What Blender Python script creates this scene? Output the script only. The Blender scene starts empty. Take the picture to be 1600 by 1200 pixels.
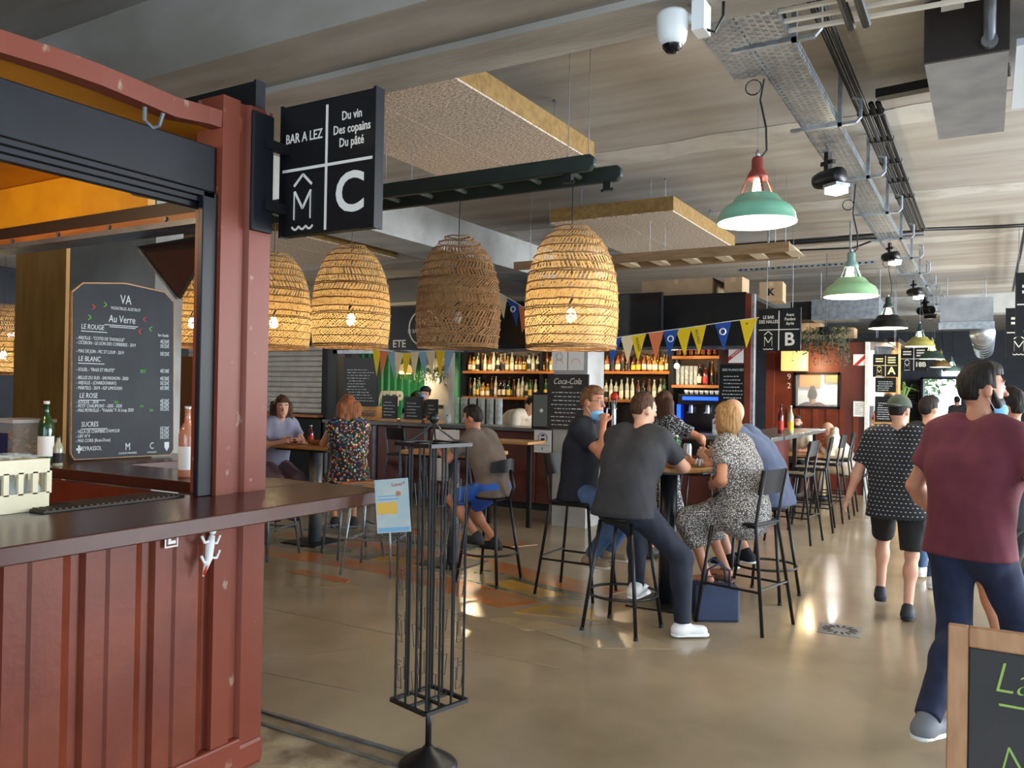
import bpy, math, random
import numpy as np
from mathutils import Vector, Matrix, Euler
random.seed(7)
SC = bpy.context.scene
COL = SC.collection
R = math.radians
PI = math.pi

def srgb(r, g, b):
    f = lambda c: (c / 12.92 if c <= .04045 else ((c + .055) / 1.055) ** 2.4)
    return (f(r / 255), f(g / 255), f(b / 255), 1.0)

# ------------------------------------------------------------------ camera
YAW, PITCH, ROLL = R(30.25), R(.56), R(.96)
fw = Vector((-math.sin(YAW) * math.cos(PITCH), math.cos(YAW) * math.cos(PITCH), math.sin(PITCH)))
r0 = Vector((math.cos(YAW), math.sin(YAW), 0))
u0 = r0.cross(fw)
rt = r0 * math.cos(ROLL) + u0 * math.sin(ROLL)
up = -r0 * math.sin(ROLL) + u0 * math.cos(ROLL)
cam = bpy.data.objects.new('camera', bpy.data.cameras.new('camera'))
COL.objects.link(cam)
m = Matrix.Identity(4)
for i in range(3):
    m[i][0], m[i][1], m[i][2] = rt[i], up[i], -fw[i]
m[0][3], m[1][3], m[2][3] = 0, 0, 1.65
cam.matrix_world = m
cam.data.sensor_width = 36
cam.data.lens = 1275 / 1600 * 36
cam.data.clip_start = .05
cam.data.clip_end = 300
SC.camera = cam

# ------------------------------------------------------------------ world, daylight, exposure
w = bpy.data.worlds.new('sky')
SC.world = w
w.use_nodes = True
bg = w.node_tree.nodes['Background']
bg.inputs[0].default_value = (.62, .8, 1.0, 1)
bg.inputs[1].default_value = 3.0
SC.view_settings.view_transform = 'Standard'
SC.view_settings.look = 'None'
SC.view_settings.exposure = 0.62
SC.view_settings.gamma = 1

def area(name, loc, rot, sx, sy, power, col):
    d = bpy.data.lights.new(name, 'AREA')
    d.shape = 'RECTANGLE'; d.size = sx; d.size_y = sy; d.energy = power; d.color = col
    o = bpy.data.objects.new(name, d); COL.objects.link(o)
    o.location = loc; o.rotation_euler = rot
    return o
def point(name, loc, power, col, rad=.04):
    d = bpy.data.lights.new(name, 'POINT'); d.energy = power; d.color = col; d.shadow_soft_size = rad
    o = bpy.data.objects.new(name, d); COL.objects.link(o); o.location = loc
    return o
# daylight through the glazed side of the hall (right of the frame) and the open entrance behind the viewer
area('daylight_windows', (6.78, 12.8, 1.95), (0, R(90), 0), 2.8, 14.6, 1750, (.92, .96, 1.0))
area('daylight_entrance', (.5, -5.28, 1.8), (R(90), 0, 0), 9, 3.2, 55, (1.0, .97, .93))
sun = bpy.data.lights.new('sun', 'SUN'); sun.energy = 4; sun.angle = R(1)
so = bpy.data.objects.new('sun', sun); COL.objects.link(so); so.rotation_euler = (R(-35), R(12), 0)

# ------------------------------------------------------------------ materials
MATS = {}
def mat(name, c1, c2=None, scale=6., rough=.55, metal=0., bump=0., bscale=None, detail=5., emit=None, estr=0., stretch=None, alpha=1., trans=0., coat=0., thr=None, rough2=None, translucent=0., spec=.5):
    if name in MATS: return MATS[name]
    M = bpy.data.materials.new(name); MATS[name] = M
    M.use_nodes = True
    nt = M.node_tree; N = nt.nodes; L = nt.links
    b = N['Principled BSDF']
    b.inputs['Base Color'].default_value = c1
    b.inputs['Roughness'].default_value = rough
    b.inputs['Metallic'].default_value = metal
    b.inputs['Coat Weight'].default_value = coat
    b.inputs['Specular IOR Level'].default_value = spec
    if alpha < 1: b.inputs['Alpha'].default_value = alpha
    if trans: b.inputs['Transmission Weight'].default_value = trans
    if emit: b.inputs['Emission Color'].default_value = emit; b.inputs['Emission Strength'].default_value = estr
    if c2 or bump:
        tc = N.new('ShaderNodeTexCoord'); mp = N.new('ShaderNodeMapping')
        L.new(tc.outputs['Object'], mp.inputs[0])
        if stretch: mp.inputs['Scale'].default_value = stretch
        n = N.new('ShaderNodeTexNoise'); n.inputs['Scale'].default_value = scale; n.inputs['Detail'].default_value = detail
        L.new(mp.outputs[0], n.inputs['Vector'])
    if c2:
        r = N.new('ShaderNodeValToRGB')
        lo, hi = thr or (.35, .65)
        r.color_ramp.elements[0].position = lo; r.color_ramp.elements[1].position = hi
        r.color_ramp.elements[0].color = c1; r.color_ramp.elements[1].color = c2
        L.new(n.outputs['Fac'], r.inputs[0]); L.new(r.outputs[0], b.inputs['Base Color'])
        if rough2 is not None:
            mr = N.new('ShaderNodeMapRange'); mr.inputs[1].default_value = lo; mr.inputs[2].default_value = hi
            mr.inputs[3].default_value = rough; mr.inputs[4].default_value = rough2
            L.new(n.outputs['Fac'], mr.inputs[0]); L.new(mr.outputs[0], b.inputs['Roughness'])
    if bump:
        n2 = n
        if bscale:
            n2 = N.new('ShaderNodeTexNoise'); n2.inputs['Scale'].default_value = bscale; n2.inputs['Detail'].default_value = 4
            L.new(mp.outputs[0], n2.inputs['Vector'])
        bp = N.new('ShaderNodeBump'); bp.inputs['Strength'].default_value = bump; bp.inputs['Distance'].default_value = .02
        L.new(n2.outputs['Fac'], bp.inputs['Height']); L.new(bp.outputs[0], b.inputs['Normal'])
    if translucent:
        out = N['Material Output']; t = N.new('ShaderNodeBsdfTranslucent'); t.inputs[0].default_value = c1
        mx = N.new('ShaderNodeMixShader'); mx.inputs[0].default_value = translucent
        L.new(b.outputs[0], mx.inputs[1]); L.new(t.outputs[0], mx.inputs[2]); L.new(mx.outputs[0], out.inputs[0])
    return M

def cells_mat(name, base, cols, scale=40., thr=.35, rough=.8, stretch=None, feature='F1'):
    """printed fabric: coloured voronoi spots on a base colour"""
    M = bpy.data.materials.new(name); MATS[name] = M
    M.use_nodes = True; nt = M.node_tree; N = nt.nodes; L = nt.links; b = N['Principled BSDF']
    b.inputs['Roughness'].default_value = rough
    tc = N.new('ShaderNodeTexCoord'); mp = N.new('ShaderNodeMapping'); L.new(tc.outputs['Object'], mp.inputs[0])
    if stretch: mp.inputs['Scale'].default_value = stretch
    v = N.new('ShaderNodeTexVoronoi'); v.inputs['Scale'].default_value = scale
    L.new(mp.outputs[0], v.inputs['Vector'])
    sep = N.new('ShaderNodeSeparateColor'); L.new(v.outputs['Color'], sep.inputs[0])
    r = N.new('ShaderNodeValToRGB'); r.color_ramp.interpolation = 'CONSTANT'
    els = r.color_ramp.elements
    for i, c in enumerate(cols):
        e = els[i] if i < 2 else els.new(i / len(cols))
        e.position = i / len(cols); e.color = c
    L.new(sep.outputs[0], r.inputs[0])
    lt = N.new('ShaderNodeMath'); lt.operation = 'LESS_THAN'; lt.inputs[1].default_value = thr
    L.new(v.outputs['Distance'], lt.inputs[0])
    mx = N.new('ShaderNodeMix'); mx.data_type = 'RGBA'
    mx.inputs['A'].default_value = base
    L.new(lt.outputs[0], mx.inputs['Factor']); L.new(r.outputs[0], mx.inputs['B'])
    L.new(mx.outputs['Result'], b.inputs['Base Color'])
    return M

def glow(name, col, s):
    return mat(name, col, emit=col, estr=s)

BLACK = mat('black_metal', srgb(18, 18, 19), srgb(26, 25, 25), 9, rough=.4, spec=.4)
BLACKP = mat('black_paint', srgb(15, 15, 16), srgb(21, 21, 22), 5, rough=.5, spec=.3)
NAVYBLK = mat('blue_black_paint', srgb(24, 27, 33), srgb(19, 21, 25), 4, rough=.42, spec=.25)
GALV = mat('galvanised_steel', srgb(138, 145, 152), srgb(170, 178, 184), 14, rough=.36, metal=.75)
GREYM = mat('grey_metal', srgb(95, 100, 105), srgb(120, 125, 130), 9, rough=.4, metal=.5)
WHITE = mat('white_paint', srgb(225, 225, 220), srgb(212, 212, 208), 8, rough=.6)
PAPER = mat('white_paper', srgb(232, 230, 224), rough=.8)
PRINTW = mat('white_print', srgb(228, 222, 210), rough=.7)
CHALK = mat('chalk', srgb(205, 212, 212), rough=.9)
CHALKR = mat('red_chalk', srgb(215, 60, 75), rough=.9)
CHALKG = mat('green_chalk', srgb(95, 180, 70), rough=.9)
CHALKY = mat('lime_chalk', srgb(146, 172, 84), rough=.9)
SLATE = mat('slate_board', srgb(46, 50, 54), srgb(56, 60, 64), 3, rough=.75)
REDBOX = mat('red_container_paint', srgb(118, 56, 36), srgb(98, 42, 26), 3.2, rough=.4, spec=.3, bump=.05, bscale=30, detail=8)
REDWEAR = mat('worn_red_paint', srgb(118, 56, 39), srgb(150, 124, 104), 17, rough=.42, spec=.25, thr=(.66, .73), detail=10, stretch=(1, 1, .6))
BROWNTOP = mat('brown_lacquer', srgb(74, 40, 29), srgb(66, 34, 25), 4, rough=.24, spec=.35)
YELLOW = mat('yellow_paint', srgb(228, 160, 24), srgb(212, 142, 20), 5, rough=.5)
CONC = mat('concrete', srgb(166, 160, 150), srgb(136, 128, 116), 1.6, rough=.85, bump=.15, bscale=14, detail=8, stretch=(.5, 2.2, 1))
CONCB = mat('board_marked_concrete', srgb(150, 142, 130), srgb(172, 167, 158), 1.3, rough=.85, bump=.12, bscale=10, detail=8, stretch=(.4, 2.4, 1))
CONCL = mat('pale_concrete', srgb(178, 178, 174), srgb(150, 149, 144), 2.0, rough=.85, bump=.15, bscale=14, detail=8)
WOOD = mat('pale_wood', srgb(188, 142, 88), srgb(164, 116, 66), 5, rough=.5, stretch=(1, 9, 9))
WOODD = mat('shelf_wood', srgb(176, 108, 48), srgb(150, 88, 36), 5, rough=.45, stretch=(1, 9, 9))
OCHRE = mat('ochre_ply_and_lit_column', srgb(196, 146, 76), srgb(176, 124, 58), 3, rough=.65, stretch=(3, 3, .6))  # plywood tone, also carries the yellow light on the far left column
WICK = mat('straw', srgb(232, 196, 134), srgb(206, 164, 100), 30, rough=.7, translucent=.5)
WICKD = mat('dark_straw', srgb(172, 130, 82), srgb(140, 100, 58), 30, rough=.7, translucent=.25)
SKIN = mat('skin', srgb(214, 162, 134), srgb(204, 148, 120), 7, rough=.55)
SKINT = mat('tanned_skin', srgb(190, 132, 100), srgb(178, 118, 88), 7, rough=.55)
SKINP = mat('pale_skin', srgb(226, 184, 160), srgb(216, 170, 146), 7, rough=.55)
RUBBER = mat('black_rubber', srgb(15, 15, 15), rough=.7)
CARD = mat('cardboard', srgb(176, 148, 116), srgb(164, 134, 100), 6, rough=.85)
GLASSC = mat('clear_glass', srgb(225, 235, 232), rough=.05, alpha=.28)

# ------------------------------------------------------------------ mesh helpers
class MB:
    def __init__(s): s.v = []; s.f = []; s.m = []
    def add(s, vs, fs, mi=0):
        o = len(s.v); s.v += [tuple(v) for v in vs]
        for f in fs: s.f.append(tuple(i + o for i in f)); s.m.append(mi)
        return s
    def box(s, x0, x1, y0, y1, z0, z1, mi=0, M=None):
        vs = [Vector(p) for p in ((x0,y0,z0),(x1,y0,z0),(x1,y1,z0),(x0,y1,z0),(x0,y0,z1),(x1,y0,z1),(x1,y1,z1),(x0,y1,z1))]
        if M: vs = [M @ p for p in vs]
        return s.add(vs, [(0,3,2,1),(4,5,6,7),(0,1,5,4),(1,2,6,5),(2,3,7,6),(3,0,4,7)], mi)
    def bar(s, a, b, w, h=None, mi=0):
        """rectangular bar from a to b"""
        a, b = Vector(a), Vector(b); h = h or w
        t = (b - a).normalized(); k = Vector((0,0,1)) if abs(t.z) < .95 else Vector((0,1,0))
        x = t.cross(k).normalized(); y = x.cross(t)
        vs = [p + x*i*w/2 + y*j*h/2 for p in (a, b) for i, j in ((-1,-1),(1,-1),(1,1),(-1,1))]
        return s.add(vs, [(0,1,2,3),(7,6,5,4),(0,4,5,1),(1,5,6,2),(2,6,7,3),(3,7,4,0)], mi)
    def tube(s, pts, r, seg=8, mi=0, closed=False):
        pts = [Vector(p) for p in pts]; n = len(pts); rs = r if isinstance(r, (list, tuple)) else [r] * n
        k = None; o = len(s.v)
        for i, p in enumerate(pts):
            if closed: t = (pts[(i+1) % n] - pts[i-1]).normalized()
            else: t = (pts[min(i+1, n-1)] - pts[max(i-1, 0)]).normalized()
            if k is None:
                k = Vector((0,0,1)) if abs(t.z) < .9 else Vector((1,0,0))
                k = (k - t * k.dot(t)).normalized()
            else: k = (k - t * k.dot(t)).normalized()
            b = t.cross(k)
            for j in range(seg):
                a = 2*PI*j/seg
                s.v.append(tuple(p + (k*math.cos(a) + b*math.sin(a)) * rs[i]))
        for i in range(n if closed else n-1):
            i2 = (i+1) % n
            for j in range(seg):
                j2 = (j+1) % seg
                s.f.append((o+i*seg+j, o+i*seg+j2, o+i2*seg+j2, o+i2*seg+j)); s.m.append(mi)
        if not closed:
            s.f.append(tuple(o+j for j in range(seg))[::-1]); s.m.append(mi)
            s.f.append(tuple(o+(n-1)*seg+j for j in range(seg))); s.m.append(mi)
        return s
    def lathe(s, prof, seg=16, c=(0,0,0), mis=None, ax='z', cap=True):
        o = len(s.v)
        for r, z in prof:
            for j in range(seg):
                a = 2*PI*j/seg; p = (r*math.cos(a), r*math.sin(a), z)
                if ax == 'y': p = (p[0], p[2], p[1])
                if ax == 'x': p = (p[2], p[0], p[1])
                s.v.append((p[0]+c[0], p[1]+c[1], p[2]+c[2]))
        for i in range(len(prof)-1):
            for j in range(seg):
                j2 = (j+1) % seg
                s.f.append((o+i*seg+j, o+i*seg+j2, o+(i+1)*seg+j2, o+(i+1)*seg+j)); s.m.append(mis[i] if mis else 0)
        if cap and prof[0][0] > 1e-4: s.f.append(tuple(o+j for j in range(seg))[::-1]); s.m.append(mis[0] if mis else 0)
        if cap and prof[-1][0] > 1e-4: s.f.append(tuple(o+(len(prof)-1)*seg+j for j in range(seg))); s.m.append(mis[-1] if mis else 0)
        return s
    def prism(s, poly, a, b, ax='y', mi=0):
        f = {'y': lambda p, t: (p[0], t, p[1]), 'x': lambda p, t: (t, p[0], p[1]), 'z': lambda p, t: (p[0], p[1], t)}[ax]
        n = len(poly); vs = [f(p, a) for p in poly] + [f(p, b) for p in poly]
        fs = [tuple(range(n))[::-1], tuple(range(n, 2*n))] + [(i, (i+1) % n, n+(i+1) % n, n+i) for i in range(n)]
        return s.add(vs, fs, mi)
    def ball(s, c, r, seg=12, mi=0, sx=1, sy=1, sz=1):
        n = seg // 2
        o = len(s.v)
        s.lathe([(max(r*math.sin(PI*i/n), 1e-5), -r*math.cos(PI*i/n)) for i in range(n+1)], seg)
        for i in range(o, len(s.v)):
            p = s.v[i]; s.v[i] = (p[0]*sx+c[0], p[1]*sy+c[1], p[2]*sz+c[2])
        for i in range(len(s.m)-n*seg, len(s.m)): s.m[i] = mi
        return s
    def mesh(s, name, mats, smooth=False):
        me = bpy.data.meshes.new(name); me.from_pydata(s.v, [], s.f)
        for M in (mats if isinstance(mats, (list, tuple)) else [mats]): me.materials.append(M)
        me.polygons.foreach_set('material_index', s.m)
        if smooth: me.polygons.foreach_set('use_smooth', [True]*len(s.f))
        me.update()
        import bmesh
        bm = bmesh.new(); bm.from_mesh(me); bmesh.ops.recalc_face_normals(bm, faces=bm.faces); bm.to_mesh(me); bm.free()
        return me
    def build(s, name, mats, parent=None, smooth=False, bevel=0, **kw):
        return link(name, s.mesh(name, mats, smooth), parent, bevel=bevel, **kw)
def autosmooth(o, ang=40):
    me = o.data
    me.polygons.foreach_set('use_smooth', [True]*len(me.polygons))
    me.set_sharp_from_angle(angle=R(ang))
def link(name, me, parent=None, loc=None, rz=None, bevel=0, kind=None, label=None, auto=False):
    o = bpy.data.objects.new(name, me); COL.objects.link(o)
    if parent: o.parent = parent
    if loc: o.location = loc
    if rz is not None: o.rotation_euler = (0, 0, rz)
    if bevel:
        b = o.modifiers.new('bevel', 'BEVEL'); b.width = bevel; b.segments = 2; b.limit_method = 'ANGLE'
    if kind: o['kind'] = kind
    if label: o['label'] = label
    if auto: autosmooth(o)
    return o
def tag(o, label=None, cat=None, group=None, kind=None):
    if label: o['label'] = label
    if cat: o['category'] = cat
    if group: o['group'] = group
    if kind: o['kind'] = kind
    return o
def thing(name, label, cat, loc=(0,0,0), rz=0, group=None):
    o = bpy.data.objects.new(name, None); COL.objects.link(o); o.empty_display_size = .1
    o.location = loc; o.rotation_euler = (0, 0, rz)
    return tag(o, label, cat, group)
def struct(o, label=None): return tag(o, label, kind='structure')
def kids(o): return [c for c in bpy.data.objects if c.parent == o]
def dup(o, loc=None, rz=None, label=None, group=None, parent=None):
    c = o.copy(); COL.objects.link(c); c.parent = parent
    if loc is not None: c.location = loc
    if rz is not None: c.rotation_euler = (0, 0, rz)
    if label: c['label'] = label
    if group: c['group'] = group
    for k in KIDS(o): dup(k, parent=c)
    return c
def KIDS(o): return list(o.children)

TEXTS = []
def text(body, size, mat_, loc, facing='-y', parent=None, align='CENTER', ext=.0008, sp=1.0, line=1.0, shear=0, xs=1.0, rot=None, name='lettering', bold=0.):
    TEXTS.append((body, size, mat_, loc, facing, parent, align, ext, sp, line, shear, xs, rot, name, bold))
def flush_texts():
    tmp = []
    for t in TEXTS:
        cu = bpy.data.curves.new('t', 'FONT'); cu.body = t[0]; cu.size = t[1]; cu.align_x = t[6]; cu.align_y = 'CENTER'
        cu.extrude = t[7]; cu.space_character = t[8]; cu.space_line = t[9]; cu.shear = t[10]; cu.resolution_u = 4 if t[1] > .1 else 2; cu.offset = t[14]
        o = bpy.data.objects.new('t', cu); COL.objects.link(o); tmp.append(o)
    dg = bpy.context.evaluated_depsgraph_get()
    for o, t in zip(tmp, TEXTS):
        me = bpy.data.meshes.new_from_object(o.evaluated_get(dg))
        me.name = t[13]; me.materials.clear(); me.materials.append(t[2])
        n = bpy.data.objects.new(t[13], me); COL.objects.link(n)
        if t[5]: n.parent = t[5]
        n.location = t[3]; n.scale = (t[11], 1, 1)
        n.rotation_euler = t[12] if t[12] else {'-y': (R(90), 0, 0), '+x': (R(90), 0, R(90)), '+y': (R(90), 0, R(180)), '-x': (R(90), 0, R(-90))}[t[4]]
    for o in tmp:
        cu = o.data; bpy.data.objects.remove(o); bpy.data.curves.remove(cu)
# ================================================================== THE HALL
FLOORM = mat('polished_concrete', srgb(172, 157, 132), srgb(124, 109, 86), .7, rough=.1, rough2=.26, detail=10, thr=(.32, .7), bump=.02, bscale=3)
FLOORR = mat('worn_wet_concrete', srgb(192, 178, 150), srgb(104, 90, 70), 4, rough=.14, rough2=.5, detail=9, thr=(.36, .62), bump=.25, bscale=9)
floor = struct(MB().box(-16, 6.6, 3.0, 30, -.2, 0).build('floor', FLOORM))
struct(MB().box(-16, 6.6, -5, 2.86, -.2, 0).build('floor_entrance', FLOORR))
for a, b in (((-5.0, 4.39), (-2.2, 4.39)), ((-3.9, 3.35), (-3.0, 4.6)), ((-3.95, 3.36), (-2.95, 3.46))):
    MB().bar((a[0], a[1], .0005), (b[0], b[1], .0005), .014, .002).build('floor_joint', mat('joint_filler', srgb(134, 120, 96), rough=.4), floor)
PC = [mat('worn_orange_paint', srgb(172, 104, 50), srgb(146, 126, 98), 3, thr=(.42, .62), rough=.22, detail=8), mat('worn_yellow_paint', srgb(186, 142, 46), srgb(148, 128, 96), 3, thr=(.45, .65), rough=.22, detail=8),
      mat('worn_green_paint', srgb(92, 98, 78), srgb(140, 124, 98), 3, thr=(.42, .6), rough=.22, detail=8), mat('worn_blue_paint', srgb(134, 136, 130), srgb(148, 133, 108), 3, thr=(.3, .5), rough=.22, detail=8), mat('worn_cream_paint', srgb(172, 156, 118), srgb(148, 130, 102), 3, thr=(.4, .6), rough=.22, detail=8)]
for pi__, (ci, poly) in enumerate(((0, [(-6.9,5.75),(-4.6,5.75),(-3.2,5.35),(-3.0,5.7),(-4.4,6.1),(-6.9,6.1)]), (2, [(-6.9,6.12),(-4.4,6.12),(-3.0,5.72),(-2.7,6.05),(-4.2,6.5),(-6.9,6.45)]),
                 (1, [(-5.15,6.14),(-4.5,6.14),(-4.62,6.45),(-5.2,6.43)]), (1, [(-3.75,6.0),(-3.1,5.8),(-2.95,6.0),(-3.6,6.22)]), (0, [(-6.9,6.47),(-4.2,6.52),(-2.7,6.07),(-2.6,6.4),(-4.4,6.9),(-6.9,6.8)]),
                 (2, [(-6.9,7.0),(-4.6,7.1),(-4.4,7.4),(-6.9,7.5)]), (0, [(-6.0,7.55),(-4.4,7.45),(-4.2,7.8),(-5.9,7.9)]), (4, [(-3.1,5.05),(-2.75,4.95),(-2.5,5.2),(-2.95,5.25)]), (0, [(-5.45,5.35),(-4.7,5.3),(-4.75,5.42),(-5.4,5.48)]),
                 (3, [(-2.7,5.0),(-2.2,4.85),(-1.7,5.15),(-2.3,5.4)]), (4, [(-5.0,4.9),(-4.75,5.3),(-4.5,5.25)]), (1, [(-3.05,5.3),(-2.4,5.45),(-2.6,5.7),(-2.95,5.68)]), (0, [(-.2,9.6),(.5,9.4),(.6,9.9),(-.05,10.0)]))):
    MB().prism(poly, -.001, .0006+.0005*pi__, 'z').build('floor_paint', PC[ci], floor)
# steel drain channel across the threshold
ch = thing('floor_channel', 'steel edged drain channel running across the concrete threshold', 'drain', (0, 2.93, 0))
MB().box(-5, 6.6, -.07, .07, -.2, -.06).build('channel_bed', mat('wet_dark_gravel', srgb(60, 52, 42), srgb(96, 84, 66), 20, rough=.4), ch)
for y in (-.06, .055): MB().box(-5, 6.6, y-.012, y+.012, -.06, .004).build('steel_edge', GREYM, ch)
MB().box(-5, 6.6, -.048, .043, -.06, -.004).build('channel_cover', mat('channel_concrete', srgb(136, 122, 100), srgb(104, 92, 74), 8, rough=.4), ch)
# drain grate in the floor
g = thing('floor_drain', 'square steel floor drain with slotted round grate', 'drain', (-.89, 6.2, 0), R(4))
MB().box(-.14, .14, -.14, .14, .0, .004).build('drain_plate', GREYM, g)
for i in range(14):
    a = 2*PI*i/14
    MB().bar((.065*math.cos(a), .065*math.sin(a), .004), (.118*math.cos(a), .118*math.sin(a), .004), .018, .004).build('drain_slot', RUBBER, g)

struct(MB().box(-16, 6.6, -5, 30.2, 3.85, 4.05).build('ceiling', CONCB))
PL = mat('plaster_seam', srgb(186, 182, 172), srgb(150, 144, 134), 3, rough=.9, detail=8, thr=(.45, .75))
ceil = bpy.data.objects['ceiling']
for y, wd in ((4.0, .5), (7.0, .46), (9.8, .4), (12.6, .4), (15.4, .4), (18.2, .4)):
    pts = []; n = 40
    for i in range(n+1): pts.append((-5.7 + 12.2*i/n, y - wd/2 + random.uniform(-.05, .05)))
    for i in range(n, -1, -1): pts.append((-5.7 + 12.2*i/n, y + wd/2 + random.uniform(-.05, .05)))
    MB().prism(pts, 3.845, 3.851, 'z').build('plaster_seam', PL, ceil)
bx = MB(); bx.box(-16, 6.6, 2.94, 3.36, 3.4, 3.85); bx.box(-16, 6.6, 3.36, 3.68, 3.365, 3.85)
struct(bx.build('beam_entrance', CONC))
struct(MB().box(-6.5, -5.85, 3.68, 13.2, 3.4, 3.85).build('beam_lengthwise', CONCL))
for i, y in enumerate((8.9, 12.9)):
    struct(MB().box(-16, -6.5, y, y+.5, 3.4, 3.85).build('beam_cross_%d' % (i+1), CONCB))
struct(MB().box(-16, 6.6, 19.5, 20.0, 3.45, 3.85).build('beam_far', CONCL))
# far wall with the open doorway
DARKW = mat('charcoal_wall', srgb(66, 72, 80), srgb(58, 63, 70), 3, rough=.8)
fwb = MB(); fwb.box(-16, -1.86, 30, 30.2, 0, 3.85); fwb.box(-.72, 6.6, 30, 30.2, 0, 3.85); fwb.box(-1.86, -.72, 30, 30.2, 2.33, 3.85)
struct(fwb.build('wall_far', DARKW))
d1 = struct(MB().box(-1.9, -1.84, 29.95, 30.25, 0, 2.36).build('door_1', BLACKP))
MB().box(-.74, -.68, 29.95, 30.25, 0, 2.36).build('door_frame', BLACKP, d1); MB().box(-1.9, -.68, 29.95, 30.25, 2.3, 2.36).build('door_frame', BLACKP, d1)
MB().box(-1.84, -1.78, 29.0, 29.98, .02, 2.28).build('door_leaf', BLACKP, d1)
ex = thing('exit_sign', 'small lit white exit box above the far doorway', 'sign', (-1.0, 29.962, 2.5))
MB().box(-.3, .3, -.04, .04, -.09, .09).build('exit_lamp', glow('exit_glow', (.8, .95, 1, 1), 4), ex)
struct(MB().box(-30, 30, 30.2, 60, -.25, -.02).build('ground_outside', mat('pale_paving', srgb(214, 208, 196), srgb(198, 192, 180), 3, rough=.9)))
# side walls
wr = MB()
wr.box(6.5, 6.7, -5, 30, 0, .5); wr.box(6.5, 6.7, -5, 30, 3.4, 3.85)
for y in (-5, -1.4, 2.2, 5.8, 9.4, 13, 16.6, 20.2): wr.box(6.5, 6.7, y, y+.25, .5, 3.4)
wr.box(6.5, 6.7, 20, 30, .5, 3.4)
struct(wr.build('wall_right', WHITE))
struct(MB().box(-16.2, -16, -5, 30, 0, 3.85).build('wall_left', DARKW))
wb = MB(); wb.box(-16, -4.5, -5.2, -5, 0, 3.85); wb.box(5.5, 6.6, -5.2, -5, 0, 3.85); wb.box(-4.5, 5.5, -5.2, -5, 3.6, 3.85)
struct(wb.build('wall_back', WHITE))

# ================================================================== CONTAINER KIOSK ON THE LEFT
XW = -2.76
kc = thing('container_kiosk', 'red shipping container kiosk with corrugated side and open serving hatch', 'kiosk', (XW, 2.58, 0))
# corrugated side below the hatch (local coords: x relative to the wall plane, y relative to the far corner)
prof = []; y = -.20
def corr(y0, n, dep=.036):
    pts = [(-dep, y0)]; yy = y0
    for i in range(n):
        for dx, dy in ((-dep, -.03), (0, -.05), (0, -.105), (-.012, -.01), (-.012, -.075), (-dep, -.012)):
            yy += dy; pts.append((dx, yy))
    return pts
def corrugated(pts, z0, z1, th=.02):
    b = MB(); n = len(pts)
    vs = [(x, y, z) for z in (z0, z1) for x, y in pts] + [(x-th, y, z) for z in (z0, z1) for x, y in pts]
    fs = []
    for i in range(n-1):
        fs += [(i, i+1, n+i+1, n+i), (2*n+i+1, 2*n+i, 3*n+i, 3*n+i+1), (i+1, i, 2*n+i, 2*n+i+1), (n+i, n+i+1, 3*n+i+1, 3*n+i)]
    b.add(vs, fs); return b
corrugated(corr(-.268, 13), .13, 1.13).build('corrugated_panel', REDBOX, kc)
MB().box(-.06, .012, -5, -.12, 0, .15).build('bottom_rail', REDWEAR, kc, bevel=.01)
p = MB(); p.prism([(0, 0), (0, -.12), (-.022, -.135), (-.022, -.165), (.0, -.18), (0, -.27), (-.16, -.27), (-.16, 0)], 0, 1.14, 'z'); p.build('corner_post', REDWEAR, kc)
p = MB(); p.prism([(0, 0), (0, -.12), (-.022, -.135), (-.022, -.165), (.0, -.18), (0, -.27), (-.16, -.27), (-.16, 0)], 1.2, 2.87, 'z'); p.build('corner_post', REDWEAR, kc)
MB().box(-.17, .01, -.2, .01, 0, .12).build('corner_casting', REDWEAR, kc, bevel=.02)
# dented top rail
tr = MB(); n = 30; ring = []
for i in range(n+1):
    y = -5 + 4.82*i/n if i < 12 else -3.07 + 2.9*(i-12)/(n-12)
    dz = .010*math.sin(y*5) * (1 if y > -1.6 else .3) + (.025 if y > -.35 else 0); dx = .010*math.sin(y*7+1)
    ring.append([(dx, y, 2.715+dz), (dx+.004, y, 2.79+dz*.6), (-.07, y, 2.80+dz*.5), (-.07, y, 2.715+dz)])
vs = [q for r_ in ring for q in r_]; fs = [(0,1,2,3), tuple(4*n+j for j in (3,2,1,0))]
for i in range(n):
    for j in range(4): fs.append((4*i+j, 4*i+(j+1) % 4, 4*i+4+(j+1) % 4, 4*i+4+j))
tr.add(vs, fs); tr.build('top_rail', REDWEAR, kc)
MB().box(-.16, -.03, -5, -.275, 2.46, 2.65).build('shutter_box', NAVYBLK, kc, bevel=.006)
for dz, dx in ((2.445, -.02), (2.425, -.045), (2.405, -.07)): MB().box(dx-.04, dx, -5, -.29, dz-.012, dz+.006).build('shutter_guide', NAVYBLK, kc)
MB().box(-.05, -.02, -.345, -.272, 1.2, 2.455).build('hatch_jamb', NAVYBLK, kc, bevel=.004)
MB().box(-2.44, -.07, -5, -.02, 2.735, 2.75).build('roof_lining', YELLOW, kc); MB().box(-2.44, -.07, -5, -.02, 2.75, 2.77).build('roof_sheet', REDBOX, kc)
MB().box(-2.44, -.72, -.1, -.06, 2.505, 2.73).build('yellow_end_panel', YELLOW, kc)
MB().box(-.72, -.17, -.1, -.06, 2.56, 2.73).build('black_end_panel', BLACKP, kc)
MB().box(-2.44, -.17, -.12, -.04, 2.43, 2.505).build('end_header', mat('dark_brown_steel', srgb(46, 34, 28), rough=.5), kc)
MB().box(-2.44, -.17, -.16, -.05, 2.40, 2.43).build('end_rail', WOODD, kc); MB().box(-2.44, -.17, -.17, -.03, 2.375, 2.40).build('end_rail_trim', GREYM, kc)
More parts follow.
